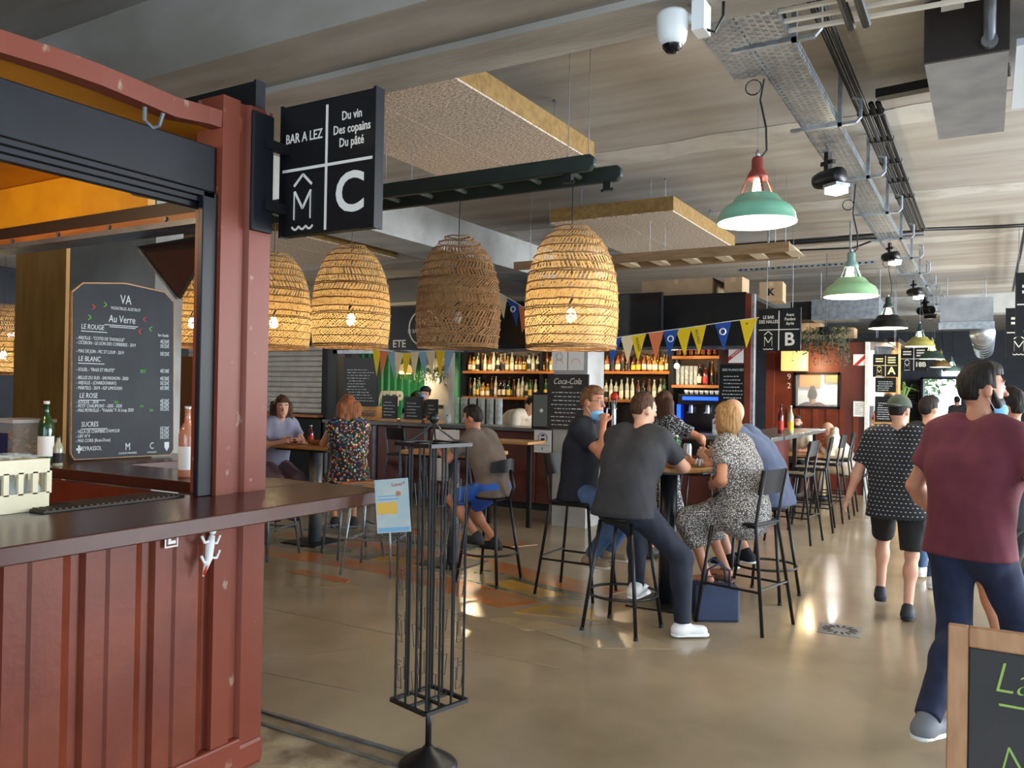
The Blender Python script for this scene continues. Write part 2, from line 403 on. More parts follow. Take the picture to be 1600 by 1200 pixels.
for i in range(5): MB().lathe([(.012, 0), (.012, .012)], 8, (-.5-.42*i, -.17, 2.415), ax='y').build('rail_bolt', GREYM, kc)
gp = MB(); gp.prism([(-.72, 2.62), (-.2, 2.52), (-.2, 2.42), (-.55, 2.5)], -.3, -.27, 'y'); gp.build('gusset', BLACKP, kc)
MB().box(-2.44, -2.38, -5, 0, 0, 2.85).build('rear_wall', REDBOX, kc)
MB().box(-2.42, -.02, -5, -4.9, 0, 2.85).build('near_end_wall', REDBOX, kc)
MB().box(-2.44, -2.28, -.16, 0, 0, 2.87).build('corner_post', REDWEAR, kc)
MB().box(-2.28, -.16, -.08, -.02, .1, 1.14).build('end_apron', REDBOX, kc)
MB().box(-2.4, -.06, -4.9, -.1, .1, .14).build('inner_floor', mat('dark_ply', srgb(70, 55, 42), rough=.8), kc)
pb = MB(); pb.tube([(-.02, -.62, 2.71), (-.02, -.62, 2.66), (-.03, -.58, 2.645), (-.03, -.55, 2.66), (-.02, -.54, 2.71)], .008); pb.build('lashing_hook', GREYM, kc)
kl_ = thing('unseen_kiosk_bulb', 'unseen warm bulb under the kiosk roof lighting the yellow panel', 'lamp', (-4.1, 1.1, 2.735))  # bulb out of view, added to light the yellow end panel
MB().lathe([(.03, -.04), (.03, 0)], 12).build('bulb_base', BLACKP, kl_); MB().ball((0, 0, -.08), .045, 12).build('bulb', glow('kiosk_glow', (1, .8, .5, 1), 20), kl_, smooth=True); point('unseen_kiosk_light', (-4.1, 1.15, 2.58), 22, (1, .78, .48), .05)
# black bracket plate on the post and straps carrying the sign
MB().box(.0, .02, -.125, -.005, 2.33, 2.85).build('bracket_plate', NAVYBLK, kc, bevel=.008)
for z in (2.45, 2.72): MB().box(.005, .03, -.06, .12, z-.022, z+.022).build('bracket_strap', BLACKP, kc)
pnt = thing('wall_sticker', 'small black and white sticker below the brown counter', 'sticker', (XW+.002, 2.10, 1.045))
MB().box(0, .002, -.03, .03, -.026, .026).build('sticker_back', PAPER, pnt); MB().box(.0015, .003, -.024, .024, -.02, .022).build('sticker_ink', REDBOX, pnt)
mk = MB(); mk.box(.003, .004, -.016, .018, -.012, .0); mk.box(.003, .004, -.016, -.004, 0, .012); mk.build('sticker_mark', PAPER, pnt)
lz = thing('toy_lizard', 'red and white plastic lizard hanging under the counter edge', 'toy', (XW+.05, 2.245, .98))
b = MB(); b.tube([(0, .01, .07), (.0, 0, .03), (0, -.005, -.02), (0, -.03, -.09)], [.012, .018, .016, .004], 8); b.ball((0, .012, .085), .015, 8); b.build('body', PAPER, lz, smooth=True)
for s_, z_ in ((1, .04), (-1, .05), (1, -.02), (-1, -.03)): MB().tube([(0, 0, z_), (.005, .03*s_, z_-.005), (.005, .045*s_, z_+.025)], .006, 6).build('leg', PAPER, lz, smooth=True)
MB().tube([(.002, -.004, -.015), (.004, -.03, -.085)], [.012, .004], 6).build('red_tail', mat('red_plastic', srgb(205, 45, 35), rough=.4), lz, smooth=True)
MB().tube([(0, .012, .1), (0, .012, .15)], .004, 6).build('hook', GALV, lz)
# brown counters
ct = MB().box(-2.80, -2.33, -2.4, 2.93, 1.145, 1.2).build('serving_counter', BROWNTOP, bevel=.004); tag(ct, 'glossy brown lacquered serving counter along the container hatch', 'counter')
ct2 = MB().prism([(-5.2, 2.56), (-2.805, 2.56), (-2.805, 2.93), (-4.25, 2.93), (-4.25, 3.62), (-5.2, 3.62)], 1.145, 1.2, 'z').build('end_counter', BROWNTOP, bevel=.004); tag(ct2, 'brown counter across the container end under the chalkboard', 'counter')
bt = MB().box(-3.02, -2.81, -2.3, 2.28, 1.15, 1.195).build('back_bar_ledge', mat('dark_steel', srgb(58, 60, 64), srgb(70, 72, 76), 8, rough=.25, metal=.7)); tag(bt, 'dark steel ledge behind the brown serving counter', 'ledge')
bm_ = thing('bar_mat', 'brown rubber drip mat lying on the steel ledge', 'mat', (-2.93, 1.95, 1.196))
MB().box(-.075, .08, -.3, .28, 0, .008).build('mat_base', mat('brown_rubber', srgb(52, 40, 32), rough=.6), bm_)
for i in range(24): MB().box(-.07, .075, -.29+.0235*i, -.28+.0235*i, .008, .013).build('mat_rib', mat('brown_rubber', srgb(52, 40, 32), rough=.6), bm_)
# chalkboard on the end counter
cb = thing('wine_chalkboard', 'tall slate chalkboard with handwritten wine prices on the end counter', 'chalkboard', (-4.55, 3.125, 1.215))
cb.rotation_euler = (R(-2), 0, R(82)); cb.scale = (.76, 1, 1.06)
poly = [(-.41, 0), (.41, 0), (.41, .94), (.36, .965), (-.36, 1.03), (-.41, .98)]
poly = [(-.385, .0), (.385, .0), (.41, .03), (.41, .92), (.33, .975), (0, 1.0), (-.33, .975), (-.41, .92), (-.41, .03)]
MB().prism(poly, 0, .02, 'y').build('slate', SLATE, cb, bevel=.003)
MB().prism([(x*1.012, z*1.012-.004) for x, z in poly], .004, .028, 'y').build('wooden_backing', WOOD, cb)
def ct_(s, x, z, sz=.033, m_=None, al='LEFT', xs=.95, sh=.1): text(s, sz, m_ or CHALK, (x, -.001, z), '-y', cb, al, .0006, 1.0, 1.0, sh, xs)
ct_('VA', 0, .905, .075, al='CENTER', sh=0); ct_('VIGNOBLES AUSTRUY', 0, .853, .026, al='CENTER', sh=0); ct_('Au Verre', -.03, .79, .06, al='CENTER')
for zz, a, b in ((.755, -.17, .1), (.745, -.13, .08)): MB().box(a, b, -.0015, 0, zz-.002, zz+.002).build('underline', CHALK, cb)
for x, z, t in ((-.35, .735, 'LE ROUGE'), (-.37, .555, 'LE BLANC'), (-.36, .35, 'LE ROSE'), (-.345, .19, 'SUCRES')):
    ct_(t, x, z, .04); MB().box(x, x+.2, -.0015, 0, z-.027, z-.023).build('underline', CHALK, cb)
for z, t, pr in ((.672, '- ARJOLLE - "COTES DE THONGUE"', '4€/20€'), (.645, '- CICERON - LE LION DES CORBIERES - 2019', '5€/25€'), (.598, '- MAS DE JON - PIC ST LOUP - 2019', '5€/25€'), (.495, '- SOLEIL - "FRAIS ET FRUITE"', '4€/18€'), (.45, '- BELLES DU SUD - SAUVIGNON - 2020', '4€/20€'),
                 (.422, '- ARJOLLE - (CHARDONNAY)', '5€/25€'), (.393, '- MARTELS - 2019 - IGP LIMOUXIN', '6€/30€'), (.315, '- SOULEIL - 2020', '4€/20€'), (.292, '- PETIT CHAUMONT - GRIS - 2020', '4€/20€'), (.268, '- MAS PEYROLLE - "Volubilis" P. St Loup 2020', '5€/25€'), (.15, '- VILLA DE CHAMBRE D\'AMOUR', '5€/20€'), (.125, '- UBY N°4', '5€/20€'), (.1, '- MAS CORIS (Rose-Doux)', '5€/25€')):
    ct_(t, -.385, z, .027, xs=.88); ct_(pr, .29, z+.005, .032, xs=.8)
ct_('BIO', .12, .495, .03, CHALKG); ct_('bio', -.09, .315, .026, CHALKG); ct_('bio', .12, .292, .026, CHALKG); ct_('bio', .2, .268, .026, CHALKG)
ct_('Verre / Bouteille', .27, .715, .025, xs=.55)
for x, z, c, t in ((-.27, .845, CHALKR, '>'), (-.18, .865, CHALKG, '>'), (-.3, .785, CHALKG, '>'), (.14, .80, CHALKR, '<'), (.19, .745, CHALKG, '<'), (.1, .725, CHALKR, '<')): ct_(t, x, z, .07, c, xs=.7)
for x, t, s_ in ((-.27, 'PEYRASSOL', .034), (.02, 'M', .06), (.22, 'C', .055)): ct_(t, x, .055, s_, al='CENTER', sh=0)
ct_('CHATEAU MALHERBE', .02, .02, .016, al='CENTER', sh=0); ct_('COMMANDERIE', .22, .018, .012, al='CENTER', sh=0)
sh_ = MB(); sh_.prism([(.33, .075), (.37, .075), (.37, .045), (.35, .02), (.33, .045)], -.0015, 0, 'y'); sh_.build('shield_mark', CHALK, cb)
cr = MB(); cr.box(-.38, -.34, -.0015, 0, .047, .06); cr.box(-.366, -.354, -.0015, 0, .032, .076); cr.build('cross_mark', CHALK, cb)

# ================================================================== HANGING DIRECTORY SIGNS
def wave(b, x0, x1, z, a, th, y):
    pts = [(x0+(x1-x0)*i/24, y, z - a*abs(math.sin(PI*3*i/24)) + a) for i in range(25)]
    for i in range(24): b.bar(pts[i], pts[i+1], .002, th)
def dirsign(label, loc, wd, ht, t1, t2, letter, th=.05, rz=0, ink=None, group=None, s1=.07, s2=.06):
    ink = ink or PRINTW
    t = thing('directory_sign', label, 'sign', loc, rz, group)
    MB().box(-wd/2, wd/2, 0, th, -ht/2, ht/2).build('sign_box', BLACKP, t, bevel=.004)
    MB().box(-wd/2-.004, -wd/2+.01, -.006, th, -ht/2-.004, ht/2+.004).build('sign_trim', NAVYBLK, t); MB().box(wd/2-.01, wd/2+.004, -.006, th, -ht/2-.004, ht/2+.004).build('sign_trim', NAVYBLK, t)
    MB().box(-wd/2+.01, wd/2-.01, -.002, 0, -.0065*ht/.6, .0065*ht/.6).build('cross_line', ink, t); MB().box(-.0065*ht/.6, .0065*ht/.6, -.0021, 0, -ht/2+.01, ht/2-.03).build('cross_line', ink, t)
    k = wd / .56
    if t1 is None:
        for cx_, n_ in ((-wd/4, 2), (wd/4, 3)):
            for i in range(n_): MB().box(cx_-.085*k, cx_+.085*k, -.002, 0, ht*.24+(.5*n_-i-.75)*.06*k, ht*.24+(.5*n_-i-.25)*.06*k).build('print_line', ink, t)
    else: text(t1, s1*k, ink, (-wd/4, -.001, ht*.24), '-y', t, line=1.0, bold=.0007, xs=.78)
    if t2: text(t2, s2*k, ink, (wd/4+.005, -.001, ht*.24), '-y', t, line=1.05, bold=.0007, xs=.78)
    if letter: text(letter, .245*k*(.6 if len(letter) > 1 else 1), ink, (wd/4, -.001, -ht*.24), '-y', t, bold=.005)
    b = MB(); cx, cz = -wd/4, -ht*.25; a = .05*k; q = .012*k
    for p0, p1 in (((-a, -.08*k), (-a, .05*k)), ((-a, .05*k), (0, -.03*k)), ((0, -.03*k), (a, .05*k)), ((a, .05*k), (a, -.08*k)), ((-a*1.1, .075*k), (0, .125*k)), ((0, .125*k), (a*1.1, .075*k))):
        b.bar((cx+p0[0], -.001, cz+p0[1]), (cx+p1[0], -.001, cz+p1[1]), .002, q)
    wave(b, cx-.065*k, cx+.065*k, cz-.125*k, .014*k, q*.8, -.001)
    b.build('market_emblem', ink, t)
    return t
sc_ = dirsign('black square sign with letter C bolted to the red container post', (-2.515, 2.665, 2.632), .55, .59, 'BAR A LEZ', 'Du vin\nDes copains\nDu pâté', 'C', s1=.062, s2=.056)
sb_ = dirsign('black square sign with letter B hanging at the bar corner', (-2.16, 10.0, 2.447), .49, .51, 'LE BAR\nDES HALLES', 'Avant\nPendant\nAprès', 'B', s1=.062, s2=.056)
sa_ = dirsign('black square sign with letter A beyond the hanging plant', (-1.49, 15, 2.2), .38, .38, None, None, 'A', ink=mat('glowing_cream_print', srgb(236, 214, 150), rough=.6, emit=srgb(236, 214, 150), estr=.25))  # faint glow put into the printed ink of this sign
s18 = dirsign('black square sign with number 18B hung far down the aisle', (-1.53, 21.6, 2.6), .58, .58, None, None, '18B')
s1_ = dirsign('black sign with number 1 at the right edge of the aisle', (.47, 12, 2.5), .56, .62, None, None, '1')
s1b = dirsign('black sign cut by the upper right picture edge', (.47, 9, 2.55), .5, .6, None, None, None)
for t, zc in ((sb_, 3.85), (sa_, 3.85), (s18, 3.85), (s1_, 3.85), (s1b, 3.85)):
    for dx in (-.15, .15): MB().tube([(dx, .025, .25), (dx, .025, zc-t.location.z)], .004, 5).build('hanging_wire', GREYM, t)
bp = thing('blank_panel', 'plain black sign panel standing on the container end above the post', 'sign', (-3.2, 2.6, 2.8))
MB().box(-.31, .31, 0, .04, 0, .25).build('panel', BLACKP, bp, bevel=.003); MB().box(.3, .315, -.006, .05, -.08, .252).build('panel_edge', NAVYBLK, bp)
for dx in (-.2, .2): MB().box(dx-.015, dx+.015, .04, .06, -.1, .1).build('panel_stay', BLACKP, bp)
# ================================================================== CEILING FITTINGS
BAF = mat('wood_wool', srgb(222, 208, 188), srgb(160, 132, 104), 38, rough=.95, bump=.7, bscale=60, detail=4, stretch=(1, 2.2, 1), thr=(.38, .66))
BAFE = mat('wood_wool_edge', srgb(146, 116, 66), srgb(124, 96, 52), 22, rough=.9, bump=.3)
def baffle(label, x0, x1, y0, y1, z, ncol, nrow=1, rz=0):
    t = thing('acoustic_raft', label, 'acoustic panel', ((x0+x1)/2, (y0+y1)/2, z), rz)
    w_, l_ = (x1-x0)/ncol, (y1-y0)/nrow
    for i in range(ncol):
        for j in range(nrow):
            a, b = -(x1-x0)/2 + i*w_, -(y1-y0)/2 + j*l_
            MB().box(a+.004, a+w_-.004, b+.004, b+l_-.004, 0, .03).build('wood_wool_panel', BAF, t)
    X, Y = (x1-x0)/2, (y1-y0)/2
    for bx_ in ((-X, X, -Y, -Y+.03), (-X, X, Y-.03, Y), (-X, -X+.03, -Y+.03, Y-.03), (X-.03, X, -Y+.03, Y-.03)): MB().box(*bx_, .012, .15).build('raft_edge', BAFE, t)
    MB().box(-X+.03, X-.03, -Y+.03, Y-.03, .03, .04).build('raft_back', BAFE, t)
    for sx in (-.7, .7):
        for sy in (-.7, .7):
            MB().tube([(X*sx, Y*sy, .04), (X*sx, Y*sy, 3.84-z)], .003, 5).build('suspension_wire', GALV, t); MB().lathe([(.02, 0), (.012, .02)], 8, (X*sx, Y*sy, 3.82-z)).build('wire_fixing', GALV, t)
baffle('large wood-wool acoustic raft with pale seam above the green ladder', -3.93, -2.62, 3.72, 5.68, 3.42, 2)
baffle('small square wood-wool acoustic raft right of the first wicker lamp', -3.98, -2.64, 7.56, 9.78, 3.42, 2)
baffle('dim wood-wool raft seen over the left wicker lamps', -9.4, -6.9, 6.6, 8.7, 3.42, 4)
# dark green ladder the wicker lamps hang from
GREENL = mat('dark_green_paint', srgb(28, 42, 36), srgb(22, 32, 28), 7, rough=.45)
ld = thing('hanging_ladder', 'dark green wooden ladder hung flat carrying the wicker lamps', 'ladder', (0, 0, 3.02))
for y_, x1_ in ((4.4, -2.02), (4.69, -1.97)):
    b = MB(); b.prism([(-7.4, -.05), (x1_-.03, -.05), (x1_, -.02), (x1_, .02), (x1_-.03, .05), (-7.4, .05)], y_-.02, y_+.02, 'y'); b.build('ladder_rail', GREENL, ld, bevel=.008)
for i in range(18): MB().tube([(-2.25-.29*i, 4.4, 0), (-2.25-.29*i, 4.69, 0)], .016, 8).build('ladder_rung', mat('worn_green_rung', srgb(98, 112, 100), srgb(70, 84, 74), 9, rough=.5), ld)
for x_ in (-2.2, -3.6, -5.2, -6.8):
    for y_ in (4.4, 4.69): MB().tube([(x_, y_, .05), (x_, y_, .829)], .003, 5).build('suspension_wire', GALV, ld)
for x_, y_ in ((-2.2, 4.42), (-2.06, 4.69)):
    b = MB(); b.box(x_-.03, x_+.02, y_-.02, y_+.02, -.1, -.05); b.tube([(x_-.05, y_, -.1), (x_, y_, -.075), (x_+.03, y_, -.1)], .01, 6); b.build('ladder_hook', BLACK, ld)
# wicker pendant lamps
def wicker_meshes(straw, seed, ringm):
    rnd = random.Random(seed)
    H_ = .76;
    RT = ((0, .95), (.2, 1.0), (.35, 1.0), (.5, .975), (.62, .925), (.72, .85), (.8, .77), (.87, .67), (.93, .54), (.97, .43), (1, .34)); rad = lambda t: .292*float(np.interp(t, [a[0] for a in RT], [a[1] for a in RT]))
    lv = [0, .025, .1, .17, .25, .31, .38, .46, .53, .60, .68, .75, .82, .89, .95, 1.0]
    rings = MB()
    for t in lv:
        for rep in range(2 if t in (0, .31, .6) else 1):
            r = rad(t); z = H_*t + rep*.012
            rings.tube([((r+rnd.uniform(-.002, .004))*math.cos(2*PI*k/40), (r+rnd.uniform(-.002, .004))*math.sin(2*PI*k/40), z+rnd.uniform(-.003, .003)) for k in range(40)], .0042 + .0012*rnd.random(), 5, closed=True)
    wv = MB()
    for i in range(len(lv)-1):
        t0, t1 = lv[i], lv[i+1]; sl = rnd.choice((.05, .09, -.04, .12)) * 2; n = int(72 * (.3 + .7*rad((t0+t1)/2)/.292))
        for k in range(n):
            for lay in range(2 if i in (6, 7, 12) else 1):
                a0 = 2*PI*(k+.5*lay)/n + rnd.uniform(-.012, .012); a1 = a0 + (sl if lay == 0 else sl*.3) + rnd.uniform(-.02, .02)
                w_ = rnd.uniform(.0055, .0088)*(.45 + .55*rad(t0)/.292); r0_, r1_ = rad(t0) - .003*lay, rad(t1) - .003*lay
                am = (a0+a1)/2; rm = rad((t0+t1)/2) - .003*lay + rnd.uniform(-.002, .002)
                P = []
                for a, r, t in ((a0, r0_, t0), (am, rm, (t0+t1)/2), (a1, r1_, t1)):
                    for s_ in (-1, 1): P.append((r*math.cos(a+s_*w_/.29), r*math.sin(a+s_*w_/.29), H_*t))
                wv.add(P, [(0, 1, 3, 2), (2, 3, 5, 4)])
    return rings.mesh('rings', ringm, True), wv.mesh('weave', straw, False)
BULB = glow('bulb_glow', (1, .82, .5, 1), 55)
BULBOFF = mat('unlit_bulb', srgb(225, 220, 205), rough=.15)
RINGM = mat('ring_cane', srgb(150, 108, 60), srgb(120, 82, 42), 30, rough=.7)
WM = [wicker_meshes(WICK, 3, RINGM), wicker_meshes(WICKD, 5, WICKD)]
def wicker(label, x, y, lit, z0=1.945, sc=1.0, cord=None, m_=0):
    t = thing('wicker_pendant_lamp', label, 'lamp', (x, y, z0), random.random()*6, 'wicker lamps in a row on the ladder'); t.scale = (sc,)*3
    link('shade_rings', WM[m_][0], t, kind='stuff'); link('shade_weave', WM[m_][1], t, kind='stuff')
    top = (cord or 2.972) - z0
    MB().tube([(0, 0, .30), (0, 0, .55), (.004, 0, .8), (.0, .004, top/sc)], .0035, 6).build('cord', BLACK, t)
    MB().lathe([(.016, .25), (.02, .27), (.02, .31), (.008, .33)], 12).build('socket', BLACK, t, smooth=True)
    MB().lathe([(.001, .165), (.022, .172), (.033, .195), (.03, .22), (.018, .245), (.015, .25)], 14).build('bulb', BULB if lit else BULBOFF, t, smooth=True)
    cr = MB(); 
    for k in range(3): cr.bar((0, 0, .75), (.09*math.cos(k*2.1), .09*math.sin(k*2.1), .757), .006)
    cr.build('shade_spider', BLACK, t)
    if lit: point('bulb_light', (x, y, z0+.2*sc), 30, (1, .76, .45), .035)
wicker('lit wicker pendant lamp nearest the television, first from the right', -2.30, 4.68, True, 1.93, 1.02)
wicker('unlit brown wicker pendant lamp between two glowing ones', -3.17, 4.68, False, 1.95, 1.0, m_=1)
wicker('lit wicker pendant lamp below the letter C sign', -4.14, 4.68, True, 1.965, 1.0)
wicker('lit wicker pendant lamp half hidden by the red post', -4.95, 4.68, True, 1.965, 1.0)
wicker('lit wicker pendant lamp seen through the kiosk right of the chalkboard', -5.93, 4.68, True, 1.99, 1.0)
wicker('wicker pendant lamp at the far left beyond the yellow-lit column', -9.3, 4.9, True, 1.75, 1.0, 3.8)
# green enamel pendant lamps down the aisle
ENW = mat('white_enamel', srgb(240, 240, 235), rough=.3)
def enamel(label, x, y, z, col, topcol, sc=1.0, power=26, lit=True, seg=28):
    t = thing('enamel_pendant_lamp', label, 'lamp', (x, y, z), random.random(), 'enamel pendant lamps along the cable tray'); t.scale = (sc,)*3
    MB().lathe([(.226, 0), (.229, .006), (.222, .012), (.215, .05), (.195, .085), (.168, .105), (.150, .112), (.118, .155), (.1, .165)], seg, cap=False).build('shade', col, t, smooth=True)
    MB().lathe([(.098, .163), (.116, .150), (.148, .108), (.192, .08), (.212, .047), (.219, .01), (.222, .001)], seg, cap=False).build('shade_lining', ENW, t, smooth=True)
    for k in range(4):
        a = k*PI/2 + .4
        MB().bar((.1*math.cos(a), .1*math.sin(a), .155), (.052*math.cos(a), .052*math.sin(a), .27), .014, .006).build('strut', topcol, t)
    MB().lathe([(.062, .255), (.058, .275), (.045, .30), (.034, .315), (.034, .37), (.026, .385)], 16).build('lamp_housing', topcol, t, smooth=True)
    MB().lathe([(.012, .385), (.012, .41), (.004, .43)], 10).build('eye_bolt', GALV, t, smooth=True)
    if lit:
        MB().lathe([(.001, .075), (.03, .085), (.042, .12), (.035, .16), (.022, .2), (.02, .25)], 14).build('bulb', glow('white_bulb', (1, .9, .72, 1), 32), t, smooth=True)
        point('pendant_light', (x, y, z+.05*sc), power, (1, .88, .7), .05)
    h = ((3.5 if y < 19 else 3.85)-z)/sc
    MB().tube([(.01, 0, .37), (.05, 0, .42), (.045, .0, .55), (.01, .01, .72), (.03, .02, h)], .006, 6).build('power_cable', BLACK, t)
    MB().tube([(0, 0, .42), (0, 0, h)], .0015, 4).build('steel_wire', GALV, t)
    lp = [(.01+.045*math.cos(a*.55)-.04, .01, .8+.045*math.sin(a*.55)) for a in range(12)]
    MB().tube(lp, .004, 5, closed=True).build('cable_loop', BLACK, t)
MINT = mat('mint_enamel', srgb(132, 190, 160), srgb(120, 178, 150), 4, rough=.3, coat=.3)
MINT2 = mat('pale_green_enamel', srgb(160, 200, 150), srgb(148, 190, 142), 4, rough=.3, coat=.3)
RUST = mat('red_oxide_paint', srgb(140, 62, 48), srgb(118, 48, 38), 7, rough=.5)
OLIVE = mat('olive_enamel', srgb(150, 142, 70), rough=.35)
DKGR = mat('dark_green_enamel', srgb(30, 52, 44), rough=.35)
GRYG = mat('grey_green_paint', srgb(120, 150, 140), rough=.4)
enamel('large mint green enamel pendant lamp with red top nearest the viewer', -1.17, 4.8, 2.655, MINT, RUST)
enamel('pale green enamel pendant lamp with grey top, second down the aisle', -1.03, 7.55, 2.52, MINT2, GRYG)
enamel('dark enamel pendant lamp with green top, third down the aisle', -1.07, 11.0, 2.51, BLACKP, DKGR)
enamel('yellow olive enamel pendant lamp, fourth down the aisle', -.99, 15.2, 2.52, OLIVE, DKGR, 1.0, 20)
enamel('dark pendant lamp between the olive lamp and the door, fifth down the aisle', -.95, 17.9, 2.43, DKGR, OLIVE, 1, 20, True, 20)
enamel('bronze coloured pendant lamp over the far door, sixth down the aisle', -.96, 21.6, 2.4, mat('bronze', srgb(120, 96, 60), rough=.35), OLIVE, 1, 20, True, 18)
enamel('pale grey pendant lamp farthest down the aisle', -.85, 25.0, 2.4, GRYG, GRYG, 1, 20, True, 18)
# perforated cable tray
def tray(label, x0, x1, y0, y1, z, step=.055):
    t = thing('cable_tray', label, 'cable tray', (0, 0, z)); n = 6; wd = (x1-x0)
    ys = MB(); xs_ = np.linspace(x0, x1, n+1)
    for i, xx in enumerate(xs_): ys.box(xx-.007, xx+.007, y0, y1, 0, .002)
    k = 0; yy = y0
    while yy < y1:
        for i in range(n):
            off = (i % 2) * step/2
            ys.box(xs_[i]+.005, xs_[i+1]-.005, yy+off, yy+off+step*.45, 0, .0018)
        yy += step
    ys.build('perforated_base', GALV, t, kind='stuff')
    sd = MB()
    for xx in (x0, x1):
        for zz in (0, .03, .062): sd.box(xx-.0015, xx+.0015, y0, y1, zz, zz+.012)
        yy = y0
        while yy < y1: sd.box(xx-.0013, xx+.0013, yy, yy+step*.45, .01, .065); yy += step
    sd.build('tray_sides', GALV, t, kind='stuff')
    yy = y0+.6
    while yy < y1:
        b = MB(); b.box(x0-.08, x1+.12, yy, yy+.035, -.02, 0); b.tube([(x1+.12, yy+.017, -.01), (x1+.15, yy+.017, .02), (x1+.15, yy+.017, .14), (x1+.1, yy+.017, .16)], .012, 6); b.box(x1+.008, x1+.035, yy, yy+.03, -.02, 3.848-z); b.build('tray_bracket', GALV, t); yy += 1.5
    return t
tray('long perforated galvanised cable tray running down the aisle ceiling', -1.12, -.9, 3.72, 19.4, 3.5)
t2 = thing('tray_branch', 'short perforated tray section crossing beside the security camera', 'cable tray', (0, 0, 3.5))
b = MB()
for i in range(7): b.box(-1.29+.03*i-.006, -1.29+.03*i+.006, 3.72, 4.75, -.005, -.003)
for j in range(20):
    for i in range(6): b.box(-1.285+.03*i, -1.265+.03*i, 3.72+.052*j+(i % 2)*.026, 3.743+.052*j+(i % 2)*.026, -.005, -.003)
b.build('perforated_base', GALV, t2, kind='stuff')
for i in range(4): MB().tube([(-.9, 3.95+.12*i, .03), (2.5, 3.95+.12*i+.2, .03)], .014, 6).build('conduit', PRINTW, t2)
for x_ in (-.62, -.55): MB().tube([(x_, 3.72, .08), (x_, 4.0, .05), (x_+.02, 4.3, -.02)], .022, 8).build('black_hose', BLACK, t2)
MB().tube([(-.9, 3.72, .02), (-.85, 3.8, .06), (-.88, 3.9, .08), (-.9, 4.2, .05)], .012, 6).build('loose_cable', BLACK, t2)
for i in range(4):
    x_ = -.82 + .045*i
    pi_ = thing('ceiling_pipe', ['outer left', 'inner left', 'inner right', 'outer right'][i] + ' black pipe of the bundle beside the cable tray', 'pipe', (x_, 0, 3.72), 0, 'black pipe bundle on the ceiling')
    MB().tube([(0, 3.72, 0), (.0, 11.0, 0)] if i < 2 else [(0, 6.2, 0), (0, 11.1, 0), (.5+.1*i, 11.3, .0), (.9+.1*i, 11.35, 0), (.92+.1*i, 18, 0)], .02, 8).build('pipe_run', BLACK, pi_, smooth=True)
    for k in range(5): MB().lathe([(.026, -.02), (.026, .02)], 8, (0, 6.4+.7*k, 0), ax='y').build('pipe_clip', BLACK, pi_)
pc = thing('cross_pipe', 'black pipe crossing the ceiling behind the first green lamp', 'pipe', (0, 11.2, 3.7)); MB().tube([(-4.2, 0, 0), (-.7, 0, 0)], .04, 8).build('pipe_run', BLACK, pc, smooth=True)
MB().tube([(-2.6, 0, 0), (-2.2, -.05, -.12), (-1.5, -.05, -.14), (-1.1, 0, 0)], .012, 6).build('sagging_cable', BLACK, pc)
p2_ = thing('branch_pipe', 'dark flat duct joining the pipe bundle to the grey box', 'pipe', (0, 0, 3.74)); MB().bar((-.68, 6.1, 0), (.1, 6.0, 0), .09, .06).build('duct_run', BLACK, p2_)
# grey fan-coil boxes
fc = thing('fan_coil_unit', 'large grey metal box with black front hung at upper right', 'air unit', (-.11, 5.75, 3.5))
MB().box(-.21, .19, -.74, .78, 0, .33).build('unit_casing', mat('zinc_sheet', srgb(150, 154, 158), srgb(126, 131, 136), 4, rough=.4, metal=.4), fc)
MB().box(-.212, .192, -.76, -.735, -.004, .33).build('black_front', mat('black_insulation', srgb(40, 34, 32), rough=.8), fc)
MB().tube([(.10, -.85, .33), (.10, -.82, .2), (.1, -.78, .06), (.1, -.75, .03)], .03, 10).build('drain_pipe', GREYM, fc, smooth=True); MB().lathe([(.04, -.02), (.04, .03)], 12, (.1, -.78, .05), ax='y').build('pipe_collar', GREYM, fc)
MB().box(-.13, -.02, -.765, -.757, .26, .33).build('spec_plate', PAPER, fc)
for dx, dy in ((-.2, -.6), (-.2, .6), (.18, .6)): MB().tube([(dx, dy, .3), (dx, dy, .35)], .006, 5).build('threaded_rod', GALV, fc)
wp = MB().box(.12, 1.6, 5.3, 6.45, 3.62, 3.66).build('ceiling_panel', mat('white_metal_panel', srgb(196, 200, 204), rough=.5)); tag(wp, 'pale flat ceiling panel right of the grey box', 'panel')
for dx in (.3, 1.4): MB().tube([(dx, 5.8, 3.66), (dx, 5.8, 3.85)], .006, 5).build('panel_hanger', GALV, wp)
f2 = thing('air_unit', 'grey cassette air unit hung far down the aisle', 'air unit', (-.35, 16, 2.98))
MB().box(-.38, .42, 0, 1.2, 0, .42).build('unit_casing', MATS['zinc_sheet'], f2); MB().box(-.4, .44, -.05, 0, -.12, 0).build('unit_lip', GALV, f2)
for dx in (-.3, .3): MB().tube([(dx, .6, .4), (dx, .6, .86)], .008, 5).build('threaded_rod', GALV, f2)
ud = thing('round_duct', 'silver round ventilation duct near the far door', 'duct', (-.1, 18, 2.95))
MB().tube([(0, 0, 0), (0, 7, 0)], .22, 16).build('duct_run', GALV, ud, smooth=True)
for k in range(6): MB().lathe([(.228, -.02), (.228, .02)], 16, (0, .6+1.1*k, 0), ax='y').build('duct_joint', GALV, ud)
for k in range(3): MB().tube([(0, 1+2.2*k, .2), (0, 1+2.2*k, .88)], .008, 5).build('duct_hanger', GALV, ud)
f3 = thing('air_handler', 'silver ceiling unit above the hanging plant', 'air unit', (-1.85, 14.5, 2.95))
MB().box(-.75, .3, 0, 1.3, 0, .35).build('unit_casing', GALV, f3); MB().box(-1.1, -.75, .05, 1.2, .02, .33).build('black_end', BLACKP, f3)
